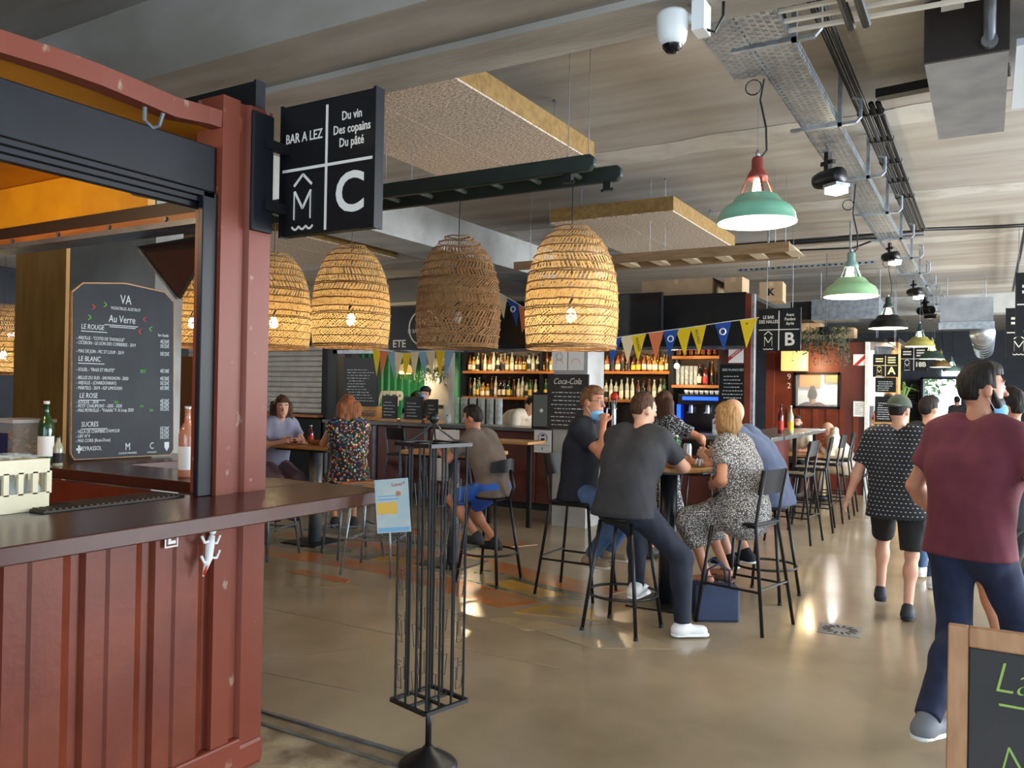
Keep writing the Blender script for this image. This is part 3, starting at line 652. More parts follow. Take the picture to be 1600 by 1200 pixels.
for dx in (-.7, .25): MB().tube([(dx, .6, .3), (dx, .6, .89)], .008, 5).build('threaded_rod', GALV, f3)
# security camera
sc2 = thing('security_camera', 'white dome security camera fixed beside the cable tray', 'camera', (-1.21, 3.42, 3.20))
MB().lathe([(.045, -.02), (.06, .0), (.068, .045), (.07, .11), (.06, .125), (.001, .128)], 20).build('housing', mat('white_plastic', srgb(228, 228, 226), rough=.35), sc2, smooth=True)
MB().lathe([(.001, -.055), (.025, -.05), (.042, -.03), (.048, -.008), (.048, .0)], 18).build('smoked_dome', mat('smoked_dome', srgb(14, 15, 20), rough=.06), sc2, smooth=True)
b = MB(); b.tube([(.03, .02, .1), (.09, .05, .1)], .022, 10); b.box(.085, .14, .0, .1, .03, .16); b.build('wall_bracket', MATS['white_plastic'], sc2)
MB().box(.06, .14, .03, .07, .16, .32).build('bracket_post', GALV, sc2); MB().tube([(.12, .05, .05), (.17, .06, .03), (.2, .08, .1), (.2, .1, .3)], .007, 6).build('camera_cable', BLACK, sc2)
# black spotlight on the tray
def spot(label, loc, lit=True, s=1.0):
    t = thing('spotlight', label, 'spotlight', loc, R(-35)); t.scale = (s,)*3
    MB().lathe([(.055, -.11), (.068, -.06), (.068, .1), (.06, .13)], 16, ax='x').build('spot_body', BLACK, t, smooth=True)
    b = MB(); b.box(-.02, .02, -.02, .02, .06, .2); b.bar((-.06, 0, .12), (.06, 0, .12), .03); b.build('spot_arm', BLACK, t)
    MB().box(.03, .14, -.06, .06, -.13, -.085).build('lamp_face', glow('spot_glow', (1, .86, .58, 1), 14) if lit else BLACK, t)
    MB().box(.02, .15, -.07, .07, -.085, -.06).build('lamp_rim', GALV, t)
spot('black spotlight with glowing lamp clamped under the cable tray', (-1.06, 6.5, 3.3))
spot('small glowing spotlight farther along the cable tray', (-1.0, 10.4, 3.3), True, .8)
spot('third glowing spotlight under the tray near the olive lamp', (-1.0, 14.0, 3.3), True, .9)
spot('unlit black spotlight under the tray end', (-1.0, 16.6, 3.26), False, 1.2)
# wooden ladder shaped frame above the bar
wl = thing('wooden_ladder', 'raw wooden ladder hung flat above the bar fascia', 'ladder', (0, 0, 3.06), 0)
for y_ in (7.9, 8.35): MB().box(-4.6, -1.62, y_-.02, y_+.02, -.045, .045).build('ladder_rail', mat('raw_timber', srgb(150, 122, 88), srgb(128, 100, 68), 6, rough=.7, stretch=(1, 6, 6)), wl)
for i in range(9): 
    b = MB(); b.prism([(-4.4+.34*i, -.035), (-4.28+.34*i, -.035), (-4.34+.34*i, .035)], 7.92, 8.33, 'y'); b.build('ladder_rung', mat('pale_timber', srgb(196, 180, 152), rough=.7), wl)
for x_ in (-4.4, -3.0, -1.75):
    for y_ in (7.9, 8.35): MB().tube([(x_, y_, .045), (x_, y_, .79)], .003, 5).build('suspension_wire', GALV, wl)
st_ = thing('strut_rail', 'slotted steel rail on the ceiling behind the wooden ladder', 'rail', (0, 10.9, 3.3))
MB().box(-2.9, -1.2, -.02, .02, 0, .04).build('slotted_rail', GALV, st_); 
for i in range(24): MB().box(-2.87+.07*i, -2.84+.07*i, -.022, .022, .012, .03).build('rail_slot', RUBBER, st_)
for x_ in (-2.5, -1.5): MB().tube([(x_, 0, .04), (x_, 0, .55)], .012, 6).build('rail_drop', GALV, st_)
sp_ = MB().tube([(-4.33, 8.9, 2.3), (-4.33, 8.9, 3.85)], .025, 10).build('steel_conduit', GALV, smooth=True); tag(sp_, 'vertical pale steel conduit rising beside the television', 'pipe')
# ================================================================== THE BAR
ZINC = mat('zinc_top', srgb(112, 116, 118), srgb(92, 96, 98), 5, rough=.3, metal=.35)
REDPAN = mat('dark_red_panel', srgb(96, 42, 32), srgb(78, 34, 26), 3, rough=.5, stretch=(1, 1, .4))
bc = thing('bar_counter', 'long bar counter with zinc top and dark red panelled front', 'bar', (0, 10.03, 0))
MB().box(-9.4, -2.22, -.06, .6, 1.1, 1.15).build('counter_top', ZINC, bc, bevel=.006)
MB().box(-2.95, -2.2, .6, 3.5, 1.1, 1.15).build('counter_return', ZINC, bc, bevel=.006)
MB().box(-9.4, -2.7, .06, .14, 0, .1).build('plinth', RUBBER, bc)
x = -9.35
while x < -2.9:
    wd = .5 if x < -6.6 else .85
    MB().box(x+.03, min(x+wd-.03, -2.72), .03, .07, .1, 1.1).build('front_panel', REDPAN, bc)
    MB().box(x-.03, x+.03, .0, .07, .1 if x < -6.6 else .1, 1.1).build('batten', GREYM if x < -6.6 else REDPAN, bc)
    x += wd
MB().box(-9.4, -2.7, .02, .06, .1, .24).build('kick_board', REDPAN, bc)
MB().box(-2.9, -2.72, .07, 3.4, 0, 1.1).build('return_panel', REDPAN, bc)
for y_ in (1.8, 3.3): MB().bar((-2.32, y_, 0), (-2.32, y_, 1.1), .05).build('return_leg', BLACK, bc)
# kiosk frame
bf = thing('bar_kiosk', 'black framed bar kiosk with fascia boards and red corner post', 'kiosk', (0, 10.0, 0))
MB().box(-8.05, -4.4, .0, .08, 2.27, 2.93).build('fascia_board', BLACKP, bf)
MB().box(-4.38, -2.58, .05, .13, 2.27, 2.885).build('fascia_board', BLACKP, bf)
MB().box(-9.5, -2.58, .1, 3.2, 2.88, 2.93).build('kiosk_roof', BLACKP, bf)
MB().box(-9.5, -2.6, .3, .4, 2.24, 2.3).build('header_trim', GREYM, bf)
MB().box(-2.575, -2.5, .05, .16, 1.15, 2.9).build('corner_post', REDBOX, bf); MB().box(-2.5, -2.47, .08, .16, 1.15, 2.9).build('post_edge', GALV, bf)
MB().box(-2.7, -2.55, .08, .2, 0, 1.1).build('corner_post', REDBOX, bf)
MB().box(-9.6, -9.4, .3, .5, 0, 2.93).build('left_post', BLACKP, bf)
MB().box(-10.3, -9.6, .9, 1.1, 0, 2.93).build('left_panel', BLACKP, bf)
MB().box(-3.62, -3.2, 2.9, 3.15, 0, 2.9).build('right_panel', BLACKP, bf)
MB().box(-3.14, -2.74, .98, 1.06, 1.15, 2.87).build('side_panel', REDPAN, bf)
MB().box(-8.75, -3.2, 3.12, 3.2, 0, 2.9).build('back_wall', mat('dark_back_boards', srgb(66, 48, 36), srgb(48, 35, 26), 4, rough=.6, stretch=(5, 1, .5)), bf)
MB().box(-8.7, -3.3, 2.35, 3.1, .0, 1.0).build('back_counter', BLACKP, bf)
MB().box(-8.7, -3.3, 2.3, 3.1, 1.0, 1.04).build('back_counter_top', ZINC, bf)
text('LE BAR DES HALLES', .085, PRINTW, (-7.4, -.002, 2.55), '-y', bf, xs=.8)
rg = MB(); rg.tube([(-7.4+.27*math.cos(2*PI*k/36), -.004, 2.6+.27*math.sin(2*PI*k/36)) for k in range(36)], .012, 6, closed=True); rg.build('round_logo_ring', PRINTW, bf)
text('99', .17, PRINTW, (-7.4, -.002, 2.72), '-y', bf); text('ETE', .16, PRINTW, (-7.86, -.002, 2.36), '-y', bf, bold=.003)
# shelves with bottles
SHELFZ = {}
def shelf_unit(label, x0, x1, zs, z0, z1, div=()):
    t = thing('bottle_shelf', label, 'shelf', (0, 12.9, 0))
    for xx in (x0, x1) + tuple(div): MB().box(xx-.02, xx+.02, -.16, .2, z0, z1).build('upright', BLACKP, t)
    for z in zs: MB().box(x0, x1, -.17, .2, z-.045, z).build('shelf_board', WOODD, t)
    MB().box(x0-.02, x1+.02, -.18, .2, z1, z1+.04).build('shelf_top', BLACKP, t)
shelf_unit('wide bottle shelf left of the concrete pillar', -8.5, -5.84, (2.03, 1.56), 1.04, 2.42, (-6.85,))
shelf_unit('bottle shelf just right of the concrete pillar', -5.80, -4.47, (2.03, 1.555), 1.04, 2.44)
shelf_unit('narrow shelf above the coffee machine', -4.43, -3.66, (2.275, 1.81), 1.04, 2.46)
def bottle_mesh(name, kind, glass, labelc, cap):
    P = {'wine': [(.036, 0), (.038, .01), (.038, .19), (.03, .215), (.014, .245), (.013, .3), (.0145, .302), (.0145, .315)],
         'spirit': [(.04, 0), (.042, .01), (.042, .17), (.036, .2), (.015, .225), (.014, .265), (.018, .268), (.018, .295)],
         'square': [(.043, 0), (.045, .008), (.045, .15), (.04, .17), (.018, .185), (.016, .215), (.02, .218), (.02, .25)],
         'small': [(.03, 0), (.031, .008), (.031, .12), (.024, .14), (.013, .16), (.012, .185), (.015, .187), (.015, .2)],
         'tall': [(.034, 0), (.035, .01), (.035, .21), (.025, .245), (.013, .28), (.0125, .325), (.015, .327), (.015, .345)]}[kind]
    P = P[:2] + [(P[1][0], P[2][1]*.18), (P[1][0]*1.01, P[2][1]*.2), (P[1][0]*1.01, P[2][1]*.72)] + P[2:]
    n = len(P)-1; mi = [0]*n; mi[2] = 1; mi[3] = 1
    mi[-1] = 2; mi[-2] = 2
    b = MB(); b.lathe([(.0005, 0)] + P, 10, mis=[0]+mi)
    return b.mesh(name, [glass, labelc, cap], True)
def gl(n, c, r=.08): return mat(n, c, rough=r, coat=.4)
GA = gl('amber_glass', srgb(122, 66, 22)); GG = gl('green_glass', srgb(30, 66, 34)); GC = gl('pale_spirit_glass', srgb(168, 168, 142)); GD = gl('dark_glass', srgb(30, 24, 20)); GR = gl('red_glass', srgb(84, 22, 16)); GY = gl('golden_glass', srgb(168, 126, 48)); GB = gl('brown_glass', srgb(88, 44, 20)); GP = gl('rose_glass', srgb(186, 124, 96))
LW = mat('cream_label', srgb(226, 214, 184), rough=.7); LY = mat('yellow_label', srgb(222, 178, 60), rough=.7); LB = mat('black_label', srgb(26, 24, 24), rough=.6); LR = mat('red_label', srgb(180, 40, 34), rough=.6); LG = mat('green_label', srgb(60, 120, 60), rough=.6)
CAPB = mat('black_cap', srgb(20, 20, 20), rough=.5); CAPG = mat('gold_cap', srgb(190, 150, 60), rough=.35, metal=.6); CAPR = mat('red_cap', srgb(180, 30, 30), rough=.4); CAPW = mat('silver_cap', srgb(200, 200, 200), rough=.3, metal=.6)
KB = [('amber', bottle_mesh('amber_bottle', 'spirit', GA, LW, CAPB)), ('pale', bottle_mesh('pale_bottle', 'tall', GC, LW, CAPW)), ('dark', bottle_mesh('dark_bottle', 'wine', GD, LW, CAPR)), ('green', bottle_mesh('green_bottle', 'wine', GG, LY, CAPG)),
      ('golden', bottle_mesh('golden_bottle', 'square', GY, LW, CAPG)), ('brown', bottle_mesh('brown_bottle', 'square', GB, LY, CAPB)), ('red', bottle_mesh('red_bottle', 'spirit', GR, LR, CAPB)), ('clear', bottle_mesh('clear_bottle', 'spirit', GC, LB, CAPB)), ('black-labelled', bottle_mesh('black_bottle', 'tall', GB, LB, CAPG))]
rb = random.Random(11)
def bottles(where, group, x0, x1, z, kinds, dx=.098, y=12.84, rows=1):
    for rw in range(rows):
        xx = x0 + .03*rw
        while xx < x1:
            nm, me = KB[rb.choice(kinds)]
            o = link('bottle', me, None, (xx+rb.uniform(-.008, .008), y + .13*rw + rb.uniform(-.02, .02), z), rb.random()*6)
            o.scale = (1, 1, rb.uniform(.92, 1.1))
            tag(o, nm + ' spirits bottle ' + where, 'bottle', nm + ' bottles ' + group)
            xx += dx * rb.uniform(.93, 1.15)
bottles('on the upper shelf left of the pillar', 'on upper left shelf', -8.42, -5.92, 2.03, (0, 1, 5, 4, 7, 5, 8, 0), .09, rows=2)
bottles('on the lower shelf left of the pillar', 'on lower left shelf', -8.4, -5.92, 1.56, (2, 2, 1, 3, 8, 7, 4, 8), .09, rows=2)
bottles('on the upper shelf right of the pillar', 'on upper right shelf', -5.72, -4.54, 2.03, (5, 0, 5, 8, 0, 7, 4, 6), .092, rows=2)
bottles('on the lower shelf right of the pillar', 'on lower right shelf', -5.72, -4.54, 1.555, (1, 3, 4, 2, 7, 8, 1), .092, rows=2)
bottles('on the shelf above the coffee machine', 'on narrow shelf', -4.0, -3.72, 1.81, (6, 8, 2, 5), .1)
for i in range(6):
    j = link('jar', None, None); bpy.data.objects.remove(j)
JM = MB().lathe([(.001, 0), (.04, .0), (.042, .07), (.03, .085), (.034, .087), (.034, .105)], 10, mis=[0, 0, 0, 1, 1]).mesh('jar', [GA, CAPR], True)
for i in range(7): tag(link('jar', JM, None, (-4.35+.1*i, 12.85, 2.275)), 'small syrup jar on the topmost narrow shelf', 'jar', 'jars on the topmost narrow shelf')
GLM = MB().lathe([(.03, 0), (.031, .003), (.036, .13), (.034, .13), (.029, .008), (.001, .008)], 12).mesh('tumbler', GLASSC, True)
for i in range(5):
    for k in range(3): tag(link('glass', GLM, None, (-4.37+.075*i, 12.86, 1.81+.09*k)), 'clear tumbler stacked on the shelf above the coffee machine', 'glass', 'tumblers stacked on narrow shelf')
for i in range(11):
    for k in range(4): tag(link('glass', GLM, None, (-7.1+.078*i, 10.5+.05*(i % 2), 1.152+.09*k)), 'clear tumbler stacked on the bar counter', 'glass', 'tumblers stacked on the bar counter')
CUPM = MB().lathe([(.022, 0), (.034, .05), (.036, .06), (.032, .06), (.02, .006), (.001, .006)], 12).mesh('cup', WHITE, True)
# coffee machine
cm = thing('coffee_machine', 'black espresso machine with glowing blue display and side light', 'coffee machine', (-3.84, 12.3, 1.04))
MB().box(-.33, .36, 0, .5, .46, .62).build('machine_top', BLACK, cm, bevel=.01); MB().box(-.33, .36, .12, .5, .03, .46).build('machine_body', mat('dark_mirror_steel', srgb(70, 70, 76), rough=.15, metal=.9), cm); MB().box(-.35, .38, -.1, .5, 0, .05).build('drip_tray', BLACK, cm)
BLUE = glow('blue_led', (.01, .06, 1, 1), 2.2)
MB().box(-.26, .3, -.006, 0, .53, .585).build('display', BLUE, cm); MB().box(-.345, -.325, -.01, .12, .1, .46).build('side_light', BLUE, cm)
for dx in (-.14, .12): 
    b = MB(); b.lathe([(.035, .33), (.035, .42), (.028, .46)], 12, (dx, .06, 0)); b.tube([(dx, .05, .35), (dx, -.1, .34)], .012, 8); b.build('group_head', GALV, cm)
for i in range(8): tag(link('cup', CUPM, None, (-4.1+.08*i, 12.5, 1.662)), 'white coffee cup lined up on the espresso machine', 'cup', 'white cups on the espresso machine')
# warm shelf bulbs
for i, (x_, z_, lb) in enumerate(((-6.35, 2.42, 'left of the pillar'), (-4.2, 2.1, 'before the narrow shelf'), (-7.9, 2.42, 'over the left end of the shelves'), (-5.2, 2.45, 'over the middle shelf'))):
    t = thing('shelf_bulb', 'small bare warm bulb hanging ' + lb, 'lamp', (x_, 12.3, z_))
    MB().ball((0, 0, 0), .04, 12).build('bulb', glow('warm_bulb', (1, .7, .32, 1), 40), t, smooth=True); MB().lathe([(.018, .035), (.018, .08)], 10).build('socket', BLACK, t); MB().tube([(0, 0, .08), (0, 0, 2.88-z_)], .004, 5).build('cord', BLACK, t)
    point('shelf_light', (x_, 12.2, z_-.06), 20, (1, .76, .45), .04)
# ---- pillar with menu and posters
pl = struct(MB().box(-4.68, -4.22, 9.06, 9.55, 0, 3.85).build('pillar_bar', CONCL))
mb = thing('drinks_menu_board', 'tall black drinks menu board fixed on the concrete pillar', 'menu board', (-4.46, 9.03, 1.2))
MB().box(-.29, .27, 0, .02, 0, .68).build('board', mat('black_menu', srgb(52, 46, 42), srgb(44, 40, 37), 3, rough=.7), mb)
text('Coca-Cola', .105, PRINTW, (-.02, -.002, .59), '-y', mb, shear=.35, xs=.85); text('MENU SOFT', .03, PRINTW, (-.02, -.002, .52), '-y', mb)
def scribble(par, x0, x1, z0, z1, n, y=-.001, seed=1, m_=None, th=.012):
    rnd = random.Random(seed); b = MB()
    for i in range(n):
        z = z1 - (z1-z0)*(i+.5)/n + 0; xa = x0 + rnd.uniform(0, .12)*(x1-x0); xe = x1 - rnd.uniform(0, .35)*(x1-x0); xx = xa
        while xx < xe:
            l_ = rnd.uniform(.02, .07)*(x1-x0)*2; b.box(xx, min(xx+l_, xe), y-.001, y+.001, z-th/2, z+th/2*rnd.uniform(.3, 1)); xx += l_ + .018*(x1-x0)*2
    b.build('chalk_lines', m_ or CHALK, par, kind='stuff')
scribble(mb, -.24, .22, .03, .48, 9, seed=4)
for i, (a, z, lb) in enumerate(((-4.60, 1.93, 'left printed white notice with a drawn face'), (-4.375, 1.93, 'white notice with a small rainbow'))):
    t = thing('notice', lb + ' on the pillar', 'poster', (a, 9.05, z)); MB().box(-.105, .105, 0, .004, 0, .31).build('sheet', PAPER, t)
    b = MB(); b.tube([(.06*math.cos(PI*k/10)*(1 if i else .8), -.001, .08+.06*math.sin(PI*k/10)) for k in range(11)], .004, 5); b.build('drawn_arc', mat('faded_orange_ink', srgb(214, 150, 110), rough=.8), t)
    if i == 0: MB().tube([(.04*math.cos(2*PI*k/14), -.001, .17+.05*math.sin(2*PI*k/14)) for k in range(14)], .003, 5, closed=True).build('drawn_face', GREYM, t)
mp_ = thing('mask_notice', 'white notice with a masked face pictogram on the bar front', 'poster', (-5.3, 9.955, .82)); MB().box(-.135, .135, 0, .004, 0, .31).build('sheet', PAPER, mp_)
MB().tube([(.07*math.cos(2*PI*k/20), -.001, .2+.07*math.sin(2*PI*k/20)) for k in range(20)], .004, 5, closed=True).build('round_outline', mat('navy_ink', srgb(30, 40, 80), rough=.8), mp_)
b = MB(); b.prism([(-.03, .2), (.03, .2), (.025, .16), (0, .145), (-.025, .16)], -.002, 0, 'y'); b.prism([(-.03, .225), (.03, .225), (.02, .25), (-.02, .25)], -.002, 0, 'y'); b.box(-.11, .11, -.002, 0, .1, .104); b.box(-.012, .0, -.002, 0, .04, .075); b.build('mask_pictogram', MATS['navy_ink'], mp_)
pf = thing('picture_frame', 'grey mirror frame standing on the bar beside the pillar', 'frame', (-5.3, 9.92, 1.15))
MB().box(-.16, .14, 0, .02, 0, .5).build('frame', BLACKP, pf); MB().box(-.135, .115, -.003, 0, .03, .47).build('grey_print', mat('grey_sheen', srgb(112, 120, 116), rough=.25), pf); MB().ball((-.01, -.004, .25), .028, 10, sy=.2).build('pale_motif', PAPER, pf)
# fascia TVs, boxes
def tv(label, x0, x1, y, z0, z1):
    t = thing('television', label, 'television', ((x0+x1)/2, y, (z0+z1)/2)); a, c = (x1-x0)/2, (z1-z0)/2
    MB().box(-a, a, 0, .06, -c, c).build('casing', BLACKP, t, bevel=.006); MB().box(-a+.012, a-.012, -.002, 0, -c+.02, c-.012).build('screen', mat('dead_screen', srgb(24, 22, 24), rough=.12), t)
    MB().box(-.08, .08, .06, .28, -.08, .08).build('wall_mount', BLACK, t)
tv('black television hanging right of the first wicker lamp', -4.24, -3.52, 9.72, 2.33, 2.93)
tv('second black television behind the lamps left of the pillar', -6.15, -5.3, 9.72, 2.28, 2.85)
def carton(label, x0, x1, y0, y1, z, h, open_=False, rz=0, mark=None):
    t = thing('cardboard_box', label, 'box', ((x0+x1)/2, (y0+y1)/2, z), rz); a, c = (x1-x0)/2, (y1-y0)/2
    MB().box(-a, a, -c, c, 0, h).build('carton', CARD, t)
    MB().box(-.03, .03, -c-.001, c+.001, h-.06, h+.001).build('tape', mat('tan_tape', srgb(190, 160, 120), rough=.4), t)
    if open_: MB().add([(a, -c, h), (a, c, h), (a+.2, c, h-.14), (a+.2, -c, h-.1)], [(0, 1, 2, 3)]).build('flap', CARD, t)
    if mark: text(mark, .13, BLACKP, (0, -c-.002, h*.45), '-y', t, bold=.004)
carton('long open cardboard box on the bar roof behind the television', -4.1, -3.12, 10.5, 11.1, 2.93, .26, True)
carton('small cardboard box on the bar roof next to the long one', -2.95, -2.72, 10.45, 10.8, 2.93, .24)
carton('printed cardboard box on the bar corner above the sign', -2.70, -2.40, 11.2, 11.6, 2.93, .26, False, .1, 'K')
carton('cardboard box stacked above the right stall', -3.0, -2.55, 15.1, 15.5, 2.66, .3)
carton('low cardboard box stacked beside the hanging plant', -2.4, -2.0, 15.1, 15.5, 2.66, .2)
carton('brown box on the left bar roof over the logo', -7.6, -7.1, 10.3, 10.7, 2.93, .26); carton('yellow marked box on the left bar roof', -7.0, -6.6, 10.3, 10.7, 2.93, .3)
# bunting
def bunting(label, path, flags, y, L=.34, W=.2):
    t = thing('bunting', label, 'bunting', (0, y, 0)); pts = [(x, 0, z) for x, z in path]
    MB().tube(pts, .005, 5).build('string', PAPER, t)
    xs_ = [p[0] for p in path][::-1]; zs_ = [p[1] for p in path][::-1]
    for i, (x_, mm, em) in enumerate(flags):
        za, zb, zm = (float(np.interp(x_+d, xs_, zs_)) for d in (-W/2, W/2, 0)); tw = random.uniform(-.05, .05)
        b = MB(); b.add([(x_-W/2, 0, za), (x_+W/2, 0, zb), (x_+tw*.6, tw, zm-L), (x_-W/2, .003, za), (x_+W/2, .003, zb), (x_+tw*.6, tw+.003, zm-L)], [(0, 2, 1), (3, 4, 5), (0, 1, 4, 3), (1, 2, 5, 4), (2, 0, 3, 5)])
        f_ = b.build('pennant', mm, t)
        if em == 'R': text('RICARD', .05, MATS['navy_ink'], (x_, -.004, zm-.13), '-y', t, rot=(R(90), R(75), 0), name='pennant_print')
        if em == 'S': MB().tube([(x_+.035*math.cos(2*PI*k/12), -.004, zm-.11+.035*math.sin(2*PI*k/12)) for k in range(12)], .009, 5, closed=True).build('sun_print', PAPER, t)
YF = mat('yellow_cloth', srgb(240, 208, 30), rough=.8, translucent=.2); BF = mat('blue_cloth', srgb(36, 84, 170), rough=.8, translucent=.2); OF = mat('orange_cloth', srgb(232, 132, 84), rough=.8, translucent=.2); CF = mat('cream_cloth', srgb(236, 220, 180), rough=.8, translucent=.2); LBF = mat('pale_blue_cloth', srgb(150, 186, 208), rough=.8, translucent=.2)
bunting('colourful pennant bunting strung across the bar fascia', [(-2.3, 2.56), (-2.7, 2.52), (-3.1, 2.47), (-3.75, 2.40), (-4.35, 2.33), (-4.9, 2.42), (-5.4, 2.78), (-5.95, 3.08)],
        [(-2.42, YF, 'R'), (-2.72, BF, 'S'), (-3.02, YF, 'R'), (-3.2, YF, None), (-3.36, BF, 'S'), (-3.55, OF, None), (-3.78, YF, 'R'), (-3.92, CF, None), (-4.1, BF, 'S'), (-4.36, YF, 'R'), (-5.42, OF, None), (-5.6, BF, 'S'), (-5.8, CF, None)], 9.6)
bunting('pale pennant bunting below the lamps at the left bar end', [(-6.7, 2.24), (-7.2, 2.26), (-7.8, 2.22), (-8.5, 2.3)], [(-6.95, LBF, None), (-7.12, YF, None), (-7.3, CF, None), (-7.45, LBF, None), (-7.6, CF, None), (-7.75, YF, None), (-7.9, CF, None), (-8.05, LBF, None), (-8.2, OF, None), (-8.35, YF, None)], 10.05, .42, .17)
# chalkboards at the left bar end
def chalk(label, x0, x1, y, z0, z1, n, seed, frame=BLACKP, ttl=None, hang=None):
    t = thing('chalkboard', label, 'chalkboard', ((x0+x1)/2, y, z0)); a, h = (x1-x0)/2, z1-z0
    MB().box(-a, a, 0, .02, 0, h).build('frame', frame, t); MB().box(-a+.02, a-.02, -.003, 0, .02, h-.02).build('slate', BLACKP, t)
    scribble(t, -a*.8, a*.8, h*.08, h*.78, n, -.004, seed)
    if ttl: text(ttl, .042, CHALK, (0, -.004, h*.88), '-y', t)
    if hang: 
        for d in (-a*.8, a*.8): MB().tube([(d, .01, h), (d, .01, hang-z0)], .003, 4).build('hanging_wire', GREYM, t)
    return t
chalk('tall chalkboard menu at the left end of the bar', -9.3, -8.55, 10.35, 1.38, 2.17, 12, 21)
chalk('drinks chalkboard on the dark panel right of the coffee machine', -3.14, -2.78, 10.96, 1.45, 2.07, 9, 33, ttl='DES PLANCHES')
chalk('small chalkboard price card at the left on the bar', -8.3, -8.0, 10.15, 1.2, 1.56, 5, 23); chalk('small chalkboard price card in the middle of the three', -7.86, -7.5, 10.15, 1.2, 1.55, 5, 24); chalk('smallest chalkboard price card beside the glasses', -7.42, -7.22, 10.15, 1.2, 1.52, 4, 25)
for i, (x_, w_) in enumerate(((-8.15, .36), (-7.68, .4), (-7.3, .26))):
    o = MB().box(x_-w_/2, x_+w_/2, 10.1, 10.25, 1.151, 1.2).build('card_holder', WOOD, bevel=.004); tag(o, 'wooden holder under the ' + ('left', 'middle', 'smallest')[i] + ' price card', 'holder')
sw = thing('wooden_crate', 'wooden drinks crate lettered on its side at the bar end', 'crate', (-8.75, 10.2, 1.15))
for k in range(3): MB().box(-.3, .3, -.01, .0, .01+.075*k, .075+.075*k).build('crate_board', OCHRE if k != 1 else WOODD, sw); MB().box(-.3, .3, .24, .25, .01+.075*k, .075+.075*k).build('crate_board', OCHRE, sw)
for s_ in (-1, 1): MB().box(.29*s_-.012, .29*s_+.012, 0, .24, .0, .235).build('crate_end', OCHRE, sw)
text('Schweppes', .14, BLACKP, (0, -.012, .11), '-y', sw, xs=.85)
rp = thing('ricard_poster', 'white notice with a red diagonal band beside the drinks chalkboard', 'poster', (-2.92, 10.95, 2.09)); MB().box(-.1, .1, 0, .004, 0, .26).build('sheet', PAPER, rp)
b = MB(); b.prism([(-.1, .02), (-.1, .08), (.1, .24), (.1, .18)], -.002, 0, 'y'); b.build('red_band', LR, rp); text('RICARD', .04, PAPER, (0, -.003, .13), '-y', rp, rot=(R(90), R(-38), 0)); MB().box(-.06, -.02, -.002, 0, .19, .24).build('print_block', MATS['navy_ink'], rp)
# ---- left stall shutter
rs = thing('roller_shutter', 'closed grey slatted roller shutter on the left stall', 'shutter', (-12.1, 11.0, 1.2))
SL = mat('shutter_alu', srgb(190, 186, 176), srgb(172, 168, 158), 5, rough=.4, metal=.2)
for k in range(13):
    b = MB(); z = .095*k
    b.prism([(0, z), (-.02, z+.015), (-.024, z+.05), (-.016, z+.082), (0, z+.09), (.01, z+.09), (.01, z)], -1.9, 1.84, 'x'); b.build('shutter_slat', SL, rs)
MB().box(1.85, 2.25, -.05, .1, -1.2, 1.4).build('shutter_jamb', BLACKP, rs); MB().box(-1.95, 2.25, -.1, .2, 1.24, 1.6).build('shutter_head', BLACKP, rs); MB().box(-1.95, 1.85, -.1, .1, -1.2, -.02).build('stall_counter', BLACKP, rs); MB().box(-1.95, 1.85, -.25, .1, -.06, -.02).build('stall_ledge', WOODD, rs)
ls = thing('basket_lamp', 'small lit basket lamp before the green container wall', 'lamp', (-10.75, 13.9, 2.0)); MB().lathe([(.13, 0), (.15, .06), (.13, .16), (.06, .22)], 16, cap=False).build('basket_shade', mat('lit_weave', srgb(240, 205, 130), srgb(220, 170, 90), 60, rough=.7, emit=srgb(255, 214, 140), estr=.3, stretch=(1, 1, 5)), ls, smooth=True)
MB().ball((0, 0, .05), .035, 10).build('bulb', BULB, ls, smooth=True); MB().tube([(0, 0, .08), (0, 0, 1.85)], .004, 5).build('cord', BLACK, ls); point('basket_light', (-10.75, 13.8, 1.95), 60, (1, .84, .6), .06)
# ---- green container wall behind the bar
gw = thing('green_container_wall', 'green corrugated container wall with white letters behind the bar', 'container', (-11.3, 15.2, 0))
GRN = mat('green_container_paint', srgb(44, 138, 84), srgb(36, 120, 72), 3, rough=.45)
pts = []; xx = -1.9
while xx < 1.9: pts += [(xx, 0), (xx+.07, 0), (xx+.1, -.035), (xx+.17, -.035)]; xx += .2
b = MB(); n = len(pts); b.add([(x, y, z) for z in (0, 2.6) for x, y in pts], [(i, i+1, n+i+1, n+i) for i in range(n-1)]); b.build('corrugated_sheet', GRN, gw)
MB().box(-2, 2, .05, .15, 0, 2.7).build('wall_core', GRN, gw); text('VEEP', .47, PRINTW, (-.9, -.04, 1.43), '-y', gw, bold=.02, xs=.85)
bpst = struct(MB().box(-10.45, -9.95, 14.2, 14.6, 0, 3.85).build('pillar_beige', CONC))
pz = thing('white_flame_poster', 'beige poster with white flame mark on the pillar behind the bar', 'poster', (-10.1, 14.15, 1.35)); MB().box(-.2, .3, 0, .01, 0, 1.0).build('sheet', mat('kraft_poster', srgb(176, 166, 150), rough=.8), pz); MB().ball((.05, -.01, .6), .1, 10, sy=.1, sz=1.6, sx=.6).build('flame_mark', PAPER, pz)
